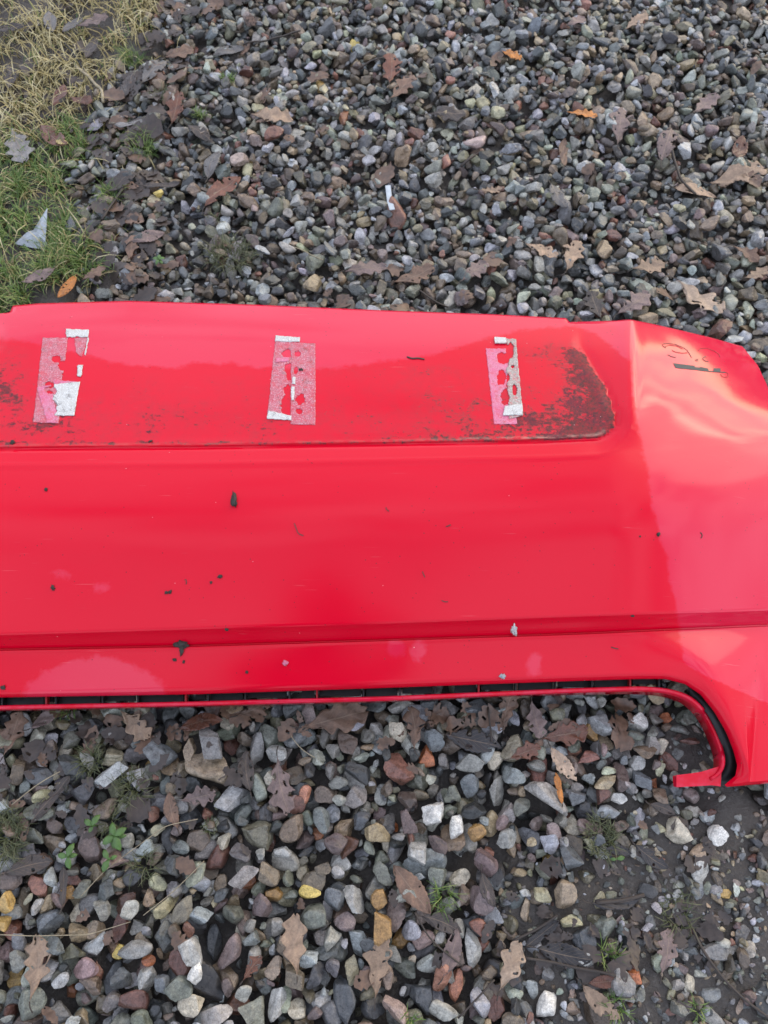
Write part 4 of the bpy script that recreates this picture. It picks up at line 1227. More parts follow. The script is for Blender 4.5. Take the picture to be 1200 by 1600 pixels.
for sg in (-1, 1):
    ear = D3 * np.array([.012, .022, .034]) + np.array([sg * .077, -.01, -.005])
    big_mesh('ear', ear @ RX.T + HC, T3, SKIN, parent=person)
    ft = D3 * np.array([.048, .135, .05]); ft[:, 2] = np.maximum(ft[:, 2], -.035)
    big_mesh('boot', ft + np.array([-.18 + sg * .13, BY - .08, .055]), T3, SHOE, parent=person)
    W = Vector((sg * .085, -.06, 1.31)); K = Vector((sg * .075, -.015, 1.345))
    hj = {'w': (*W, .027, .02), 'm': (*(W.lerp(K, .45)), .034, .017), 'k': (*(W.lerp(K, .8)), .032, .014)}
    hb = [('w', 'm'), ('m', 'k')]
    for q in range(4):
        b = W.lerp(K, .78) + Vector((sg * .004, 0, .026 - .017 * q))
        ln = (.055, .062, .058, .045)[q]
        mid_ = b + Vector((-sg * .004, .030, -.004)); tip_ = mid_ + Vector((-sg * .028, .006, -ln * .3))
        hj.update({f'a{q}': (*b, .0095, .009), f'b{q}': (*mid_, .0085, .0085), f'c{q}': (*tip_, .0072, .0072)})
        hb += [('k', f'a{q}'), (f'a{q}', f'b{q}'), (f'b{q}', f'c{q}')]
    t0 = W.lerp(K, .35) + Vector((-sg * .015, 0, .018)); t1 = t0 + Vector((-sg * .022, .02, .016)); t2 = t1 + Vector((-sg * .012, .022, .004))
    hj.update({'t0': (*t0, .013, .012), 't1': (*t1, .010, .010), 't2': (*t2, .0085, .0085)})
    hb += [('m', 't0'), ('t0', 't1'), ('t1', 't2')]
    skin_body('hand', hj, hb, SKIN, person, 'w')
pv = []
back = -FWD
for sx in (-.036, .036):
    for sy in (-.075, .03):
        for sz in (.010, .018):
            pv.append(EYE + Vector((1, 0, 0)) * sx + UPV * sy + back * sz)
phone = mesh_obj('phone', pv, [(0, 1, 3, 2), (4, 6, 7, 5), (0, 4, 5, 1), (2, 3, 7, 6), (0, 2, 6, 4), (1, 5, 7, 3)], BLACK, smooth_shade=False)
bv_ = phone.modifiers.new('edge', 'BEVEL'); bv_.width = .003; bv_.segments = 3
tag(phone, 'black phone held in both hands above the bumper', 'phone')

# ------------------------------------------------------------------ fallen leaves
LC = {'tan': (0.30, 0.205, 0.135), 'pale': (0.39, 0.285, 0.20), 'brown': (0.165, 0.098, 0.064), 'red': (0.15, 0.062, 0.038), 'dark': (0.052, 0.041, 0.035), 'grey': (0.135, 0.125, 0.115),
      'palegrey': (0.23, 0.215, 0.20), 'orange': (0.45, 0.17, 0.035), 'mauve': (0.175, 0.122, 0.108), 'black': (0.030, 0.028, 0.029), 'wetred': (0.11, 0.042, 0.024), 'yellow': (0.52, 0.40, 0.16)}


def leaf(kind, px, py, Lpx, yaw, col, label, wet=False, wr=0.0, curl=0.3, tilt=0.0):
    P = at_ground(px, py)
    m = mpp(P)
    gy = math.cos(math.atan2(P.y, CAM_H))
    dx, dy = math.cos(R(yaw)), math.sin(R(yaw)) / gy
    L = 0.93 * Lpx * m * math.hypot(dx, dy)
    wy = math.atan2(dy, dx)
    seed = int(px * 7 + py * 13)
    r = random.Random(seed)
    nu, nv = 44, 10
    lob = r.choice([3, 3.3, 3.7]); ph = r.uniform(-.3, .3); ja, jb = r.uniform(.2, .5), r.uniform(0, 6)
    lift = 0.026 * float(turf_mask(P.x, P.y))
    V, UV, F = [], [], []
    width = wr or {'oak': 0.31, 'oval': 0.20, 'long': 0.12}[kind]
    k1, k2, k3 = r.uniform(-1, 1), r.uniform(-1, 1), r.uniform(0.5, 1.2)
    bend = r.uniform(-.5, .5); tear = r.uniform(.70, .9)
    for i in range(nu + 1):
        u = i / nu
        if kind == 'oak':
            env = (math.sin(math.pi * min(1, u * 0.97 + .015)) ** 0.75) * (0.55 + 0.62 * u) * width
        elif kind == 'oval':
            env = math.sin(math.pi * u) ** 0.8 * width
        else:
            env = math.sin(math.pi * u) ** 0.6 * width * (1 + .2 * math.sin(9 * u + k1))
        for j in range(nv + 1):
            v = j / nv * 2 - 1
            sd = 0.12 if v > 0 else -0.12
            if kind == 'oak':
                c = 0.5 + 0.5 * math.cos(2 * math.pi * (lob * u ** 1.15 + ph + sd * 1.6 + 0.12 * math.sin(5 * u + jb * (1 if v > 0 else 2))))
                w = env * ((0.62 + 0.1 * ja * math.sin(9 * u + jb + v)) + (0.40 + ja * 0.35 * math.sin(13 * u + jb)) * c + 0.035 * math.sin(37 * u + seed))
                fwd = abs(v) * 0.10 * (1 - u * 0.5)
            else:
                w = env * (1 + 0.05 * math.sin(60 * u + 3 * v))
                fwd = 0.03 * abs(v)
            x = (u - 0.5 + fwd) * L
            y = v * w * L + bend * 0.12 * L * (u - 0.5) ** 2 * 4
            z = curl * L * (0.30 * v * v * w * k3 + 0.16 * k1 * (u - .5) ** 2 + 0.05 * math.sin(7 * u + 2 * k2 + 2 * v) + 0.03 * math.sin(17 * u + 5 * v + k1))
            z += tilt * x
            wx = x * math.cos(wy) - y * math.sin(wy); wyy = x * math.sin(wy) + y * math.cos(wy)
            g = float(sample(HS, P.x + wx, P.y + wyy)) - P.z
            V.append((wx, wyy, 0.8 * g + z + 0.002 + lift)); UV.append((u, j / nv))
    for i in range(nu):
        for j in range(nv):
            a = i * (nv + 1) + j
            if abs(j + .5 - nv / 2) > nv * .22 and float(value_noise(i * .9 + seed % 97, j * 1.3 + seed % 89, 3.1, 130)) > tear: continue
            F.append((a, a + nv + 1, a + nv + 2, a + 1))
    nm = {'oak': 'oak_leaf', 'oval': 'oval_leaf', 'long': 'narrow_leaf'}[kind]
    o = mesh_obj(nm, V, F, LEAF_WET if wet else LEAF, uv=UV)
    o.location = P
    k = math.exp(r.uniform(-.15, .15))
    o.color = tuple(c * k for c in LC[col]) + (1,)
    md = o.modifiers.new('thickness', 'SOLIDIFY'); md.thickness = 0.0004
    tag(o, label, 'leaf', 'dead leaves lying on the gravel and grass')
    # stalk
    if Lpx > 38:
        sp = []
        for q in range(5):
            x = (-0.5 - 0.045 * q) * L; y = (bend * 0.12 + 0.02 * q * q * 0.3 * k1) * L
            wx = x * math.cos(wy) - y * math.sin(wy); wyy = x * math.sin(wy) + y * math.cos(wy)
            sp.append(Vector((wx, wyy, 0.75 * (float(sample(HS, P.x + wx, P.y + wyy)) - P.z) + 0.003 + V[nv // 2][2] * 0.2)))
        v, f = ribbon(sp, 0.0008, 0.0007)
        st = mesh_obj('stalk', v, f, TWIG, o)
    return o


LEAVES = [
 ('oak', 36, 240, 62, -55, 'palegrey', 'pale grey lobed leaf lying on the grass at the left edge', 0),
 ('oval', 88, 228, 62, -30, 'red', 'glossy brown curled leaf beside the pale grey lobed leaf', 1),
 ('oval', 103, 237, 26, -20, 'yellow', 'torn yellow-tan leaf piece under the glossy brown leaf', 0),
 ('oval', 100, 165, 34, 70, 'wetred', 'dark reddish leaf standing in the straw above the green grass', 1),
 ('oak', 132, 172, 44, -15, 'red', 'reddish brown curled leaf right of the dark reddish one', 0),
 ('oak', 150, 50, 46, 20, 'mauve', 'pinkish brown leaf in the straw grass, top left', 0),
 ('oval', 85, 48, 34, -60, 'grey', 'greyish green narrow leaf in the straw, top left', 0),
 ('oval', 118, 55, 34, 35, 'grey', 'grey leaf just left of the pinkish brown one', 0),
 ('oval', 24, 134, 36, -70, 'dark', 'dark pointed leaf in the straw at the left edge', 0),
 ('oval', 22, 60, 50, 10, 'dark', 'dark brown leaf under the straw in the top left corner', 0),
 ('oval', 148, 92, 30, 70, 'dark', 'dark grey leaf between straw and gravel at upper left', 0),
 ('oak', 275, 172, 44, 80, 'wetred', 'reddish brown star-shaped leaf on the soil edge', 0),
 ('oak', 280, 84, 46, 15, 'brown', 'dull brown leaf on the gravel just past the straw', 0),
 ('oval', 312, 206, 48, -25, 'dark', 'dark grey leaf with a pale rim left of the tan crinkled leaf', 0),
 ('oval', 345, 297, 70, 40, 'red', 'large reddish brown leaf on the gravel behind the bumper, left', 0),
 ('oak', 424, 181, 70, -10, 'tan', 'tan crinkled leaf on the gravel, upper left of centre', 0),
 ('oval', 190, 282, 52, 30, 'dark', 'dark grey leaf at the border of grass and gravel', 0),
 ('long', 252, 290, 62, 5, 'dark', 'long dark grey leaf right of the grass border', 0),
 ('oval', 330, 255, 44, 70, 'slate' if False else 'grey', 'blue-grey folded leaf above the large reddish leaf', 1),
 ('oval', 110, 457, 42, 60, 'orange', 'orange-brown leaf touching the bumper top edge at left', 0),
 ('oak', 150, 437, 40, 30, 'brown', 'brown leaf right of the orange-brown leaf by the bumper', 0),
 ('oval', 68, 446, 54, 25, 'mauve', 'mauve-brown leaf left of the orange-brown leaf by the bumper', 0),
 ('oval', 230, 370, 54, 20, 'mauve', 'mauve-brown leaf on gravel left of the dark grass tuft', 0),
 ('oak', 205, 390, 34, 80, 'brown', 'small brown leaf right of the green tufts', 0),
 ('oval', 356, 80, 52, 10, 'grey', 'flat grey leaf on the gravel near the top left', 0),
 ('oval', 240, 108, 50, 50, 'grey', 'grey leaf leaning at the edge of the straw', 0),
 ('long', 200, 195, 50, 0, 'palegrey', 'pale narrow leaf on the dark soil above the green grass', 0),
 ('oval', 200, 135, 40, 70, 'dark', 'dark leaf folded on soil right of the straw', 1),
 ('oak', 908, 178, 48, -10, 'orange', 'bright orange leaf on the far gravel', 0),
 ('oak', 968, 196, 48, 70, 'mauve', 'mauve-brown oak leaf right of the bright orange leaf', 0),
 ('oval', 1042, 222, 56, 60, 'mauve', 'dark mauve leaf on the far gravel, right', 0),
 ('oak', 1150, 276, 92, 10, 'tan', 'large tan oak leaf near the right edge, far gravel', 0),
 ('oval', 1086, 298, 66, -15, 'tan', 'tan oval leaf left of the large tan oak leaf', 0),
 ('oak', 697, 176, 62, -5, 'dark', 'dark brown leaf right of the tan crinkled leaf', 0),
 ('oak', 628, 138, 48, 40, 'brown', 'rusty brown leaf on the far gravel, centre', 0),
 ('oak', 612, 112, 40, 85, 'red', 'reddish leaf above the rusty brown leaf', 0),
 ('oval', 870, 305, 44, -60, 'grey', 'grey curved leaf on the far gravel, right of centre', 0),
 ('oak', 570, 420, 70, 10, 'mauve', 'brown oak leaf beside another, behind the bumper centre', 0),
 ('oak', 646, 433, 70, 20, 'brown', 'right one of two brown oak leaves behind the bumper centre', 0),
 ('oak', 845, 390, 54, -20, 'tan', 'tan oak leaf behind the bumper, left of three', 0),
 ('oak', 893, 400, 56, 60, 'tan', 'tan oak leaf behind the bumper, middle of three', 0),
 ('oak', 1012, 418, 60, 15, 'tan', 'tan oak leaf behind the bumper, right of three', 0),
 ('oak', 1088, 468, 80, -40, 'pale', 'large pale tan oak leaf just above the bumper wing', 0),
 ('oak', 990, 476, 66, 30, 'mauve', 'brown oak leaf just above the bumper top edge, right', 0),
 ('oak', 930, 478, 52, 100, 'dark', 'dark brown oak leaf touching the bumper edge by its notch', 0),
 ('oak', 765, 298, 40, 10, 'tan', 'small tan leaf on the far gravel, centre right', 0),
 ('long', 880, 240, 44, 80, 'brown', 'narrow brown leaf below the bright orange leaf', 0),
 ('oval', 1155, 236, 44, 60, 'wetred', 'dark wet brown leaf above the large tan oak leaf', 1),
 ('oak', 1100, 165, 50, 30, 'mauve', 'pale mauve leaf lying on the far gravel, upper right', 0),
 ('oak', 1182, 430, 46, 20, 'ochre' if False else 'tan', 'tan leaf at the right edge above the bumper wing', 0),
 ('oak', 798, 85, 34, -20, 'orange', 'small orange leaf near the top of the far gravel', 0),
 ('oak', 992, 34, 40, 20, 'tan', 'tan leaf near the top edge at right', 0),
 ('oak', 1165, 395, 44, -30, 'brown', 'brown leaf at the right edge below the large tan oak leaf', 0),
 ('oak', 900, 34, 36, 20, 'mauve', 'mauve leaf near the top edge, right of centre', 0),
 ('oak', 740, 425, 54, 35, 'mauve', 'dull leaf half hidden in gravel behind the bumper centre', 0),
 ('oak', 522, 1124, 108, 15, 'brown', 'large brown oak leaf just under the bumper lip', 0),
 ('oak', 438, 1226, 92, -75, 'mauve', 'broad brown oak leaf standing out below the bumper, left of centre', 0),
 ('oak', 308, 1246, 62, 10, 'mauve', 'greyish brown lobed leaf above the dark blue-grey stone', 0),
 ('oval', 385, 1206, 66, 100, 'dark', 'crumpled dark brown leaf left of the broad brown oak leaf', 0),
 ('oak', 210, 1132, 70, -40, 'tan', 'tan-grey oak leaf under the lip at left', 0),
 ('oval', 312, 1128, 74, 10, 'wetred', 'wet reddish brown leaf under the lip', 1),
 ('oak', 402, 1106, 66, 30, 'brown', 'brown oak leaf partly beneath the lip', 0),
 ('oak', 20, 1148, 72, 80, 'brown', 'dark oak leaf under the lip at the far left', 0),
 ('oval', 72, 1122, 56, 35, 'mauve', 'mauve-brown leaf under the lip near the far left', 0),
 ('long', 78, 1250, 90, 55, 'dark', 'long dark rotten leaf at the left below the bumper', 0),
 ('oval', 268, 1268, 60, 110, 'brown', 'folded brown leaf with raised edges left of the lobed leaf', 0),
 ('oak', 459, 1478, 88, 95, 'tan', 'tan-brown oak leaf with clear lobes on the near gravel', 0),
 ('oak', 590, 1512, 88, 80, 'tan', 'tan oak leaf standing right of the clear lobed one', 0),
 ('oak', 60, 1512, 92, 95, 'tan', 'greyish tan oak leaf at the lower left', 0),
 ('oak', 797, 1512, 78, 60, 'pale', 'pale spotted oak leaf at the bottom, right of centre', 0),
 ('oval', 642, 1388, 96, -50, 'brown', 'long pointed brown leaf on the near gravel, centre', 0),
 ('oak', 393, 1512, 44, 50, 'red', 'small curled brown leaf left of the clear lobed oak leaf', 0),
 ('oak', 793, 1104, 66, 70, 'brown', 'brown oak leaf under the lip, right of centre', 0),
 ('oak', 836, 1122, 62, -80, 'mauve', 'brown oak leaf beside another under the lip, right', 0),
 ('oak', 648, 1138, 68, 95, 'brown', 'narrow brown oak leaf between white stones under the lip', 0),
 ('oak', 880, 1148, 78, 10, 'wetred', 'dark red-brown glossy oak leaf near the arch', 1),
 ('oak', 818, 1176, 56, 20, 'red', 'wet orange-brown leaf below the glossy leaf', 1),
 ('oval', 878, 1194, 66, -55, 'pale', 'pale tan leaf with a toothed end near the arch', 0),
 ('oval', 738, 1157, 94, -12, 'black', 'grey-black curled leaf below the lip centre', 0),
 ('long', 873, 1232, 50, 95, 'orange', 'upright orange-brown splinter of leaf below the arch', 0),
 ('oak', 1042, 1490, 70, 70, 'mauve', 'purple-brown oak leaf on the dark mud', 0),
 ('oval', 936, 1568, 74, -40, 'tan', 'tan-brown curled leaf at the bottom edge, right', 0),
 ('oval', 944, 1534, 50, 10, 'wetred', 'red-brown leaf above the curled leaf at the bottom right', 1),
 ('oval', 1016, 1340, 62, -35, 'black', 'dark grey leaf pressed into the mud below the arch', 0),
 ('oval', 965, 1328, 44, -10, 'black', 'black leaf left of the pressed dark grey leaf', 0),
 ('long', 962, 1412, 84, 5, 'black', 'long black leaf strip on the mud', 0),
 ('oval', 880, 1492, 90, -10, 'black', 'black rotten leaf right of the pale spotted oak leaf', 0),
 ('oval', 45, 1352, 76, 15, 'dark', 'dark grey oval leaf at the left edge of the near gravel', 0),
 ('long', 100, 1385, 60, 100, 'dark', 'dark narrow leaf below the dark grey oval leaf', 0),
 ('oval', 690, 1440, 70, -20, 'dark', 'dark leaf under the stones right of the long pointed leaf', 0),
 ('oval', 760, 1390, 56, -70, 'dark', 'dark leaf beside the large mauve-grey oval stone', 0),
 ('long', 845, 1460, 70, 35, 'black', 'black leaf strip left of the tan-grey angular stone', 0),
 ('oval', 706, 1490, 74, 70, 'mauve', 'grey-brown leaf left of the tall pale grey stone', 0),
 ('oval', 1035, 1262, 44, -20, 'dark', 'dark leaf below the end tab of the bumper lip', 0),
]
for row in LEAVES:
    leaf(*row[:7], wet=bool(row[7]))

# ------------------------------------------------------------------ rotting leaf bits, too many and too broken to count
def leaf_bits(name, spots, mat, label, tint):
    V, T, n = [], [], 0
    for (px, py, Lpx) in spots:
        P = at_ground(px, py); m = mpp(P); L = Lpx * m * 1.3
        a = random.uniform(0, 6.283); wr = random.uniform(.16, .42); k1, k2 = random.uniform(-1, 1), random.uniform(-1, 1)
        tx, ty = random.gauss(0, .35), random.gauss(0, .35)
        nu, nv = 9, 4
        cut = random.uniform(.55, 1.1)
        for i in range(nu + 1):
            u = i / nu * cut
            w = math.sin(math.pi * min(u * .95 + .03, 1)) ** .7 * wr * L * (1 + .22 * math.sin(23 * u + 9 * k1))
            for j in range(nv + 1):
                v = j / nv * 2 - 1
                x = (u - .4) * L; y = v * w + .2 * k2 * L * (u - .5) ** 2
                wx, wy = x * math.cos(a) - y * math.sin(a), x * math.sin(a) + y * math.cos(a)
                z = float(sample(HS, P.x + wx, P.y + wy)) - .001 + tx * x * .4 + ty * y * .5 + .16 * L * k1 * (u - .4) ** 2 + .35 * abs(v) * w * k2 + .018 * L * math.sin(14 * u + 4 * v)
                V.append((P.x + wx, P.y + wy, z + .012 * float(turf_mask(P.x, P.y))))
        for i in range(nu):
            for j in range(nv):
                b = n + i * (nv + 1) + j
                if random.random() < .05: continue
                T.append((b, b + nv + 1, b + nv + 2)); T.append((b, b + nv + 2, b + 1))
        n += (nu + 1) * (nv + 1)
    o = big_mesh(name, np.array(V), np.array(T), mat)
    o.color = tint + (1,)
    tag(o, label, None, None, 'stuff')
    return o


def spots(count, gen): return [(*gen(), random.uniform(14, 34)) for _ in range(count)]


def border():
    py = random.uniform(-40, 475)
    return float(np.interp(py, [-40, 60, 130, 215, 330, 475], [310, 262, 225, 190, 190, 190])) + random.gauss(8, 34), py


LIT = make_flat_mat('rotten_leaf', (0.050, 0.036, 0.028), 0.42, 0.45, 70)
LIT2 = make_flat_mat('rotten_brown_leaf', (0.13, 0.078, 0.05), 0.45, 0.5, 70)
leaf_bits('rotten_leaves', spots(95, border) + spots(40, lambda: (random.gauss(960, 110), random.gauss(1420, 75))) + spots(45, lambda: (random.gauss(150, 110), random.gauss(1180, 70))) + spots(30, lambda: (random.gauss(90, 60), random.gauss(150, 60))) + spots(14, lambda: (random.gauss(1060, 80), random.gauss(1500, 60))), LIT, 'dark rotting leaf bits on the soil and mud', (.05, .04, .03))
leaf_bits('leaf_fragments', spots(34, border) + spots(24, lambda: (random.uniform(350, 1200), random.uniform(0, 480))) + spots(42, lambda: (random.uniform(0, 1000), 1100 + abs(random.gauss(0, 45)))) + spots(12, lambda: (random.uniform(0, 1100), random.uniform(1200, 1600))), LIT2, 'small brown leaf fragments between the stones', (.1, .07, .05))

# ------------------------------------------------------------------ grass
def blades(name, roots, mat, length, width, lean, parent=None, seg=4, dirf=None):
    V, T, n = [], [], 0
    for (x, y, z) in roots:
        L = length * random.uniform(0.5, 1.25); w = width * random.uniform(0.7, 1.2)
        a = random.uniform(0, 6.283) if dirf is None else dirf(x, y)
        ln = lean * random.uniform(0.4, 1.5)
        tw = random.uniform(-.8, .8)
        px_, py_, pz_ = x, y, z - 0.003
        el = math.pi / 2 - ln * 0.35
        row = []
        for k in range(seg + 1):
            f = k / seg
            hw = w * (1 - f ** 1.6) / 2 + 0.0001
            sx, sy = -math.sin(a + tw * f), math.cos(a + tw * f)
            row.append((px_ - sx * hw, py_ - sy * hw, pz_)); row.append((px_, py_, pz_ - hw * 0.5)); row.append((px_ + sx * hw, py_ + sy * hw, pz_))
            st = L / seg
            px_ += math.cos(el) * math.cos(a) * st; py_ += math.cos(el) * math.sin(a) * st; pz_ += math.sin(el) * st
            if pz_ < z + 0.002: pz_ = z + 0.002
            el -= ln * 0.55
            a += random.uniform(-.12, .12)
        for k in range(seg):
            b = n + 3 * k
            for q in (0, 1):
                T.append((b + q, b + q + 1, b + q + 4)); T.append((b + q, b + q + 4, b + q + 3))
        V += row; n += len(row)
    return np.array(V), np.array(T)


def turf_points(count, poly_fn):
    out = []
    while len(out) < count:
        px, py = random.uniform(-260, 320), random.uniform(-120, 520)
        k = poly_fn(px, py)
        if random.random() < k:
            P = at(px, py, -0.004)
            out.append((P.x, P.y, float(soil_z(P.x, P.y))))
    return out


def clump(px, py, s=42):
    return float(value_noise(px + 900, py + 900, s, 90))


def f_straw(px, py):
    k = smooth((285 - 0.55 * py - px + 50 * (clump(px, py) - .5)) / 50) * smooth((228 - py + 60 * (clump(px, py, 30) - .5)) / 40)
    return 0.05 * float(smooth((320 - 0.3 * py - px) / 60)) * (py < 460) + float(k) * (0.06 + 0.94 * (clump(px, py, 21) > 0.47))


def f_green(px, py):
    e = lambda cx, cy, rx, ry: max(0.0, 1 - math.hypot((px - cx) / rx, (py - cy) / ry))
    k = max(e(30, 290, 105, 95) * .8, e(145, 220, 75, 36) * 1.3, e(128, 385, 66, 58) * 1.9, e(40, 418, 90, 40), e(5, 470, 50, 40), e(-120, 330, 170, 190))
    return min(1.0, 1.7 * k) * (0.05 + 0.95 * (clump(px, py, 18) > 0.50))


v, t = blades('straw', turf_points(5600, f_straw), STRAW, 0.095, 0.0028, 1.7)
o = big_mesh('straw_grass', v, t, STRAW); tag(o, 'dry yellow straw grass matted in the top left corner', None, None, 'stuff')
v, t = blades('straw', turf_points(1800, f_green), STRAW, 0.07, 0.0024, 1.6)
o = big_mesh('dry_grass', v, t, STRAW); tag(o, 'dry stems among the green grass', None, None, 'stuff')
v, t = blades('grass', turf_points(6400, f_green), GREEN, 0.062, 0.0026, 1.0)
v2, t2 = blades('grass', turf_points(900, f_straw), GREEN, 0.05, 0.0024, 1.2)
o = big_mesh('grass', np.concatenate([v, v2]), np.concatenate([t, t2 + len(v)]), GREEN); tag(o, 'short green grass growing at the left edge behind the bumper', None, None, 'stuff')


def tuft(px, py, rx, ry, count, L, mat, label, lean=1.0, w=0.0013):
    P = at_ground(px, py); m = mpp(P)
    roots = []
    for _ in range(count):
        a, q = random.uniform(0, 6.283), random.random() ** 0.6
        x, y = P.x + math.cos(a) * q * rx * m * .6, P.y + math.sin(a) * q * ry * m * .8
        roots.append((x - P.x, y - P.y, float(sample(HS, x, y)) - P.z - 0.006))
    v, t = blades('tuft', roots, mat, L, w, lean, dirf=lambda x, y: math.atan2(y, x) + random.uniform(-1.9, 1.9))
    o = big_mesh('grass_tuft', v, t, mat)
    o.location = P
    tag(o, label, 'grass tuft', 'grass tufts growing through the gravel')
    return o


MOSSY = make_grass_mat('dull_grass', (0.040, 0.052, 0.018, 1), (0.075, 0.085, 0.028, 1), (0.15, 0.15, 0.07, 1))
tuft(360, 398, 55, 30, 260, .05, MOSSY, 'dark green wispy grass tuft just behind the bumper, left', 1.1)
tuft(312, 176, 16, 10, 60, .028, GREEN, 'small bright grass tuft left of the tan crinkled leaf', 1.0)
tuft(355, 120, 18, 9, 60, .022, GREEN, 'tiny bright green tuft on the far gravel', 1.0)
tuft(205, 92, 26, 22, 130, .045, GREEN, 'green grass tuft at the edge of the straw', 0.9)
tuft(222, 228, 34, 22, 110, .045, GREEN, 'green tuft where the grass meets the leaf litter', 1.1)
tuft(250, 148, 24, 16, 70, .04, MOSSY, 'dull tuft among dark leaf litter below the straw', 1.2)
tuft(172, 305, 26, 20, 80, .045, GREEN, 'green tuft on the soil right of the pale grey lobed leaf', 1.1)
tuft(335, 340, 12, 8, 25, .03, MOSSY, 'few dull blades below the large reddish leaf', 1.0)
tuft(140, 1186, 30, 22, 120, .032, MOSSY, 'mossy grass tuft beside the cream finger-shaped stone', 1.2)
tuft(205, 1232, 36, 30, 140, .032, MOSSY, 'mossy grass tuft below the ochre squarish stone', 1.2)
tuft(8, 1305, 40, 46, 300, .042, MOSSY, 'large dull grass tuft at the left edge below the bumper', 1.2)
tuft(170, 1285, 34, 24, 60, .03, MOSSY, 'thin grass blades above the broadleaf weed', 1.3)
tuft(222, 1352, 30, 26, 60, .034, MOSSY, 'thin grass blades right of the broadleaf weed', 1.3)
tuft(328, 1292, 14, 12, 26, .02, MOSSY, 'sparse blades right of the dark blue-grey stone', 1.2)
tuft(940, 1308, 34, 36, 160, .034, MOSSY, 'mossy tuft in the gravel below the arch', 1.3)
tuft(692, 1402, 22, 24, 46, .036, GREEN, 'thin green tuft beside the large mauve-grey stone', 1.2)
tuft(1058, 1422, 40, 36, 80, .040, MOSSY, 'sprawling dull tuft on the mud at right', 1.4)
tuft(952, 1492, 28, 16, 40, .030, GREEN, 'small green tuft on the mud, bottom right', 1.3)
tuft(962, 1575, 24, 22, 50, .034, GREEN, 'green tuft beside the curled leaf at the bottom edge', 1.2)
tuft(1092, 1580, 18, 12, 34, .024, GREEN, 'small bright tuft at the bottom right', 1.2)
tuft(640, 1592, 14, 12, 30, .022, GREEN, 'green shoots at the bottom edge, centre', 1.0)
tuft(106, 1108, 20, 10, 40, .03, GREEN, 'green blades under the lip at left', 1.0)


# broadleaf weeds: stem and leaves
def weed(px, py, leaves, label, stem_h=0.02):
    P = at_ground(px, py); m = mpp(P)
    root = bpy.data.objects.new('weed', None); COL.objects.link(root); root.location = P
    tag(root, label, 'weed')
    v, f = ribbon([Vector((0, 0, -0.01)), Vector((0.001, 0, stem_h * .5)), Vector((0, 0.001, stem_h))], 0.0012, 0.0012)
    mesh_obj('stem', v, f, WEED, root)
    for (ang, L, h) in leaves:
        V, F = [], []
        n = 9
        for i in range(n):
            u = i / (n - 1)
            w = 0.22 * L * m * (1 + .1 * math.sin(19 * u)) * math.sin(math.pi * min(1, u * .96 + .02)) ** .8
            x = u * L * m * .85; z = stem_h * h + L * m * (0.35 * u - 0.45 * u * u)
            for j in (-1, 0, 1):
                V.append((x * math.cos(ang) - j * w * math.sin(ang), x * math.sin(ang) + j * w * math.cos(ang), z + abs(j) * w * 0.25))
        for i in range(n - 1):
            for j in (0, 1):
                a = 3 * i + j
                F.append((a, a + 3, a + 4, a + 1))
        lo = mesh_obj('leaf', V, F, WEED, root)
        lo.modifiers.new('thickness', 'SOLIDIFY').thickness = 0.0003


weed(185, 1306, [(1.9, 24, 1), (0.6, 24, 1), (5.2, 28, .9), (3.7, 26, .8), (2.8, 16, .5), (4.5, 22, .4), (0.0, 18, .5)], 'bright green broadleaf weed in the gravel below the bumper')
weed(176, 1342, [(2.2, 20, 1), (4.3, 24, .8), (0.4, 14, .7)], 'small weed just under the bright green broadleaf weed')
weed(112, 1338, [(1.2, 24, 1), (3.0, 20, .8), (5.0, 22, .8), (0.2, 16, .7)], 'low green weed left of the bright broadleaf weed')
weed(150, 1290, [(1.0, 22, 1), (2.6, 20, .8), (4.2, 14, .6)], 'pale weed above and left of the broadleaf weed')
weed(250, 411, [(0.3, 12, 1), (1.5, 12, 1), (2.8, 13, .9), (4.4, 12, .9), (5.5, 11, .8)], 'small bright green weed behind the bumper, left', 0.012)
weed(962, 1342, [(0.2, 16, 1), (3.2, 12, .8)], 'two tiny pale green seed leaves on the mud', 0.006)


# ------------------------------------------------------------------ twigs, stalks, scraps
def strand(name, pts, w, mat, label, cat, lift=0.004, hmin=None):
    q = rounded(pts, 8, 2)
    P = []
    for x, y in q:
        p = at_ground(x, y); p.z += lift
        P.append(p)
    Z = np.array([p.z for p in P])
    for _ in range(10): Z[1:-1] = np.maximum(Z[1:-1] * 0.6, (Z[:-2] + 2 * Z[1:-1] + Z[2:]) / 4)
    for p, z in zip(P, Z): p.z = z
    v, f = ribbon(P, w, w)
    o0 = P[0].copy()
    o = mesh_obj(name, [x - o0 for x in v], f, mat)
    o.location = o0
    tag(o, label, cat)
    return o


strand('black_cord', [(70, 50), (98, 72), (118, 92), (132, 116), (142, 130)], .0016, BLACK, 'thin black cord curving through the straw grass', 'cord', .02)
strand('dry_stem', [(122, 112), (140, 130), (158, 140), (165, 150), (164, 168)], .0028, DRY_STEM, 'pale dead stem at the end of the black cord', 'stem', .015)
strand('dry_stem', [(20, 1258), (60, 1226), (95, 1206)], .0007, DRY_STEM, 'pale grass stalk at left below the bumper, upper one', 'stem')
strand('dry_stem', [(0, 1460), (60, 1462), (140, 1460), (205, 1440)], .0006, DRY_STEM, 'pale grass stalk across the lower left gravel', 'stem')
strand('dry_stem', [(128, 1400), (165, 1360), (205, 1330), (260, 1290), (310, 1280)], .0006, DRY_STEM, 'long pale stalk crossing the weeds', 'stem')
strand('dry_stem', [(225, 1430), (270, 1395), (320, 1345)], .0006, DRY_STEM, 'pale stalk rising right of the weeds', 'stem')
strand('dry_stem', [(455, 1150), (470, 1172), (492, 1184)], .0007, DRY_STEM, 'pale seed head stalk left of the large brown oak leaf', 'stem')
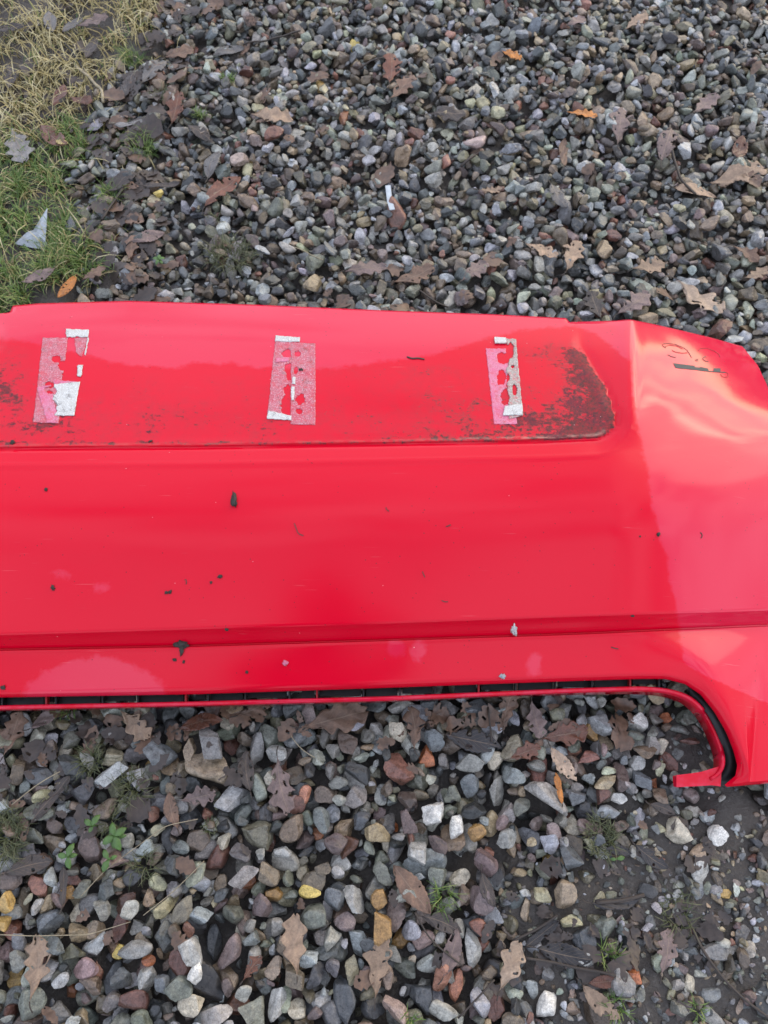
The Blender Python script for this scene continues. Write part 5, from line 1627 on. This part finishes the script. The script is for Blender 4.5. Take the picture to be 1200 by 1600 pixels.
strand('dry_stem', [(545, 128), (552, 200)] if False else [(460, 388), (480, 396), (505, 408)], .0007, DRY_STEM, 'pale thin stick on the gravel right of the dark tuft', 'stem')
strand('twig', [(820, 1496), (860, 1502), (900, 1512), (940, 1518), (960, 1524)], .0018, TWIG, 'dark twig across the mud right of the spotted oak leaf', 'twig')
strand('twig', [(1080, 1450), (1100, 1490), (1130, 1530), (1160, 1560), (1200, 1590)], .0017, TWIG, 'long thin twig on the mud at the bottom right', 'twig')
strand('twig', [(648, 1425), (670, 1465), (700, 1492), (722, 1508)], .0012, TWIG, 'thin brown twig below the long pointed leaf', 'twig')
strand('twig', [(715, 1590), (745, 1560), (772, 1530)], .0012, TWIG, 'thin twig at the bottom edge near the spotted oak leaf', 'twig')
strand('twig', [(800, 1470), (840, 1450), (870, 1430)], .0016, TWIG, 'dark twig leaning by the tan-grey angular stone', 'twig')
strand('twig', [(930, 1410), (965, 1408), (1005, 1398)], .0026, TWIG, 'thick dark twig on the mud beside the black leaf strip', 'twig')
strand('twig', [(762, 1105), (766, 1140), (768, 1160)], .0014, TWIG, 'thin twig stuck under the lip centre', 'twig')
strand('twig', [(1046, 198), (1050, 245), (1062, 285), (1085, 305)], .0022, TWIG, 'dark curved stalk between the mauve and tan leaves', 'twig')
strand('twig', [(655, 455), (680, 472), (700, 482)], .0014, TWIG, 'dark twig behind the bumper, right of centre', 'twig')
strand('twig', [(380, 72), (430, 62), (470, 50)], .0016, TWIG, 'brown twig on the far gravel near the flat grey leaf', 'twig')
strand('twig', [(160, 345), (180, 318), (194, 296)], .0022, TWIG, 'brown twig at the border of grass and gravel', 'twig')
strand('twig', [(720, 262), (735, 250), (742, 244)], .0024, TWIG, 'short brown twig on the far gravel', 'twig')
strand('twig', [(560, 110), (580, 98), (600, 92)], .0014, TWIG, 'thin twig on the far gravel, top centre', 'twig')


def crumple(name, pts, z_off, mat, label, cat, tip=0.02):
    """folded scrap: outline points with heights"""
    P0 = at_ground(*pts[0][:2])
    V = []
    for x, y, h in pts:
        p = at_ground(x, y); p.z += z_off + h
        V.append(p - P0)
    c = sum(V, Vector()) / len(V); c.z += tip
    F = [(i, (i + 1) % len(V), len(V)) for i in range(len(V))]
    o = mesh_obj(name, V + [c], F, mat, smooth_shade=False)
    sb = o.modifiers.new('fold', 'SUBSURF'); sb.subdivision_type = 'SIMPLE'; sb.levels = sb.render_levels = 2
    o.modifiers.new('thickness', 'SOLIDIFY').thickness = 0.0008
    o.location = P0
    tag(o, label, cat)
    return o


crumple('plastic_scrap', [(26, 386, .004), (48, 372, .012), (56, 366, .006), (84, 344, .03), (80, 368, .02), (76, 386, .012), (84, 394, .0), (50, 390, .0)], .006, PLASTIC_GREY, 'grey folded plastic scrap on the grass at the left', 'plastic scrap', .006)
def slat(pts, half, label):
    P = [at_ground(*p) + Vector((0, 0, .006)) for p in pts]
    P[1].z = (P[0].z + P[-1].z) / 2
    v, f = ribbon(P, half, .0012)
    o = mesh_obj('plastic_strip', [x - P[0] for x in v], f, PLASTIC_WHITE, smooth_shade=False)
    o.location = P[0]
    o.modifiers.new('edge', 'BEVEL').width = .0006
    tag(o, label, 'plastic strip')


slat([(606, 293), (609, 312), (613, 331)], .0062, 'narrow white plastic strip on the far gravel')
crumple('plastic_scrap', [(88, -2, .004), (110, 2, .01), (116, 12, .008), (100, 12, .004)], .02, BLACK, 'black plastic scrap at the top edge in the straw', 'plastic scrap', .004)
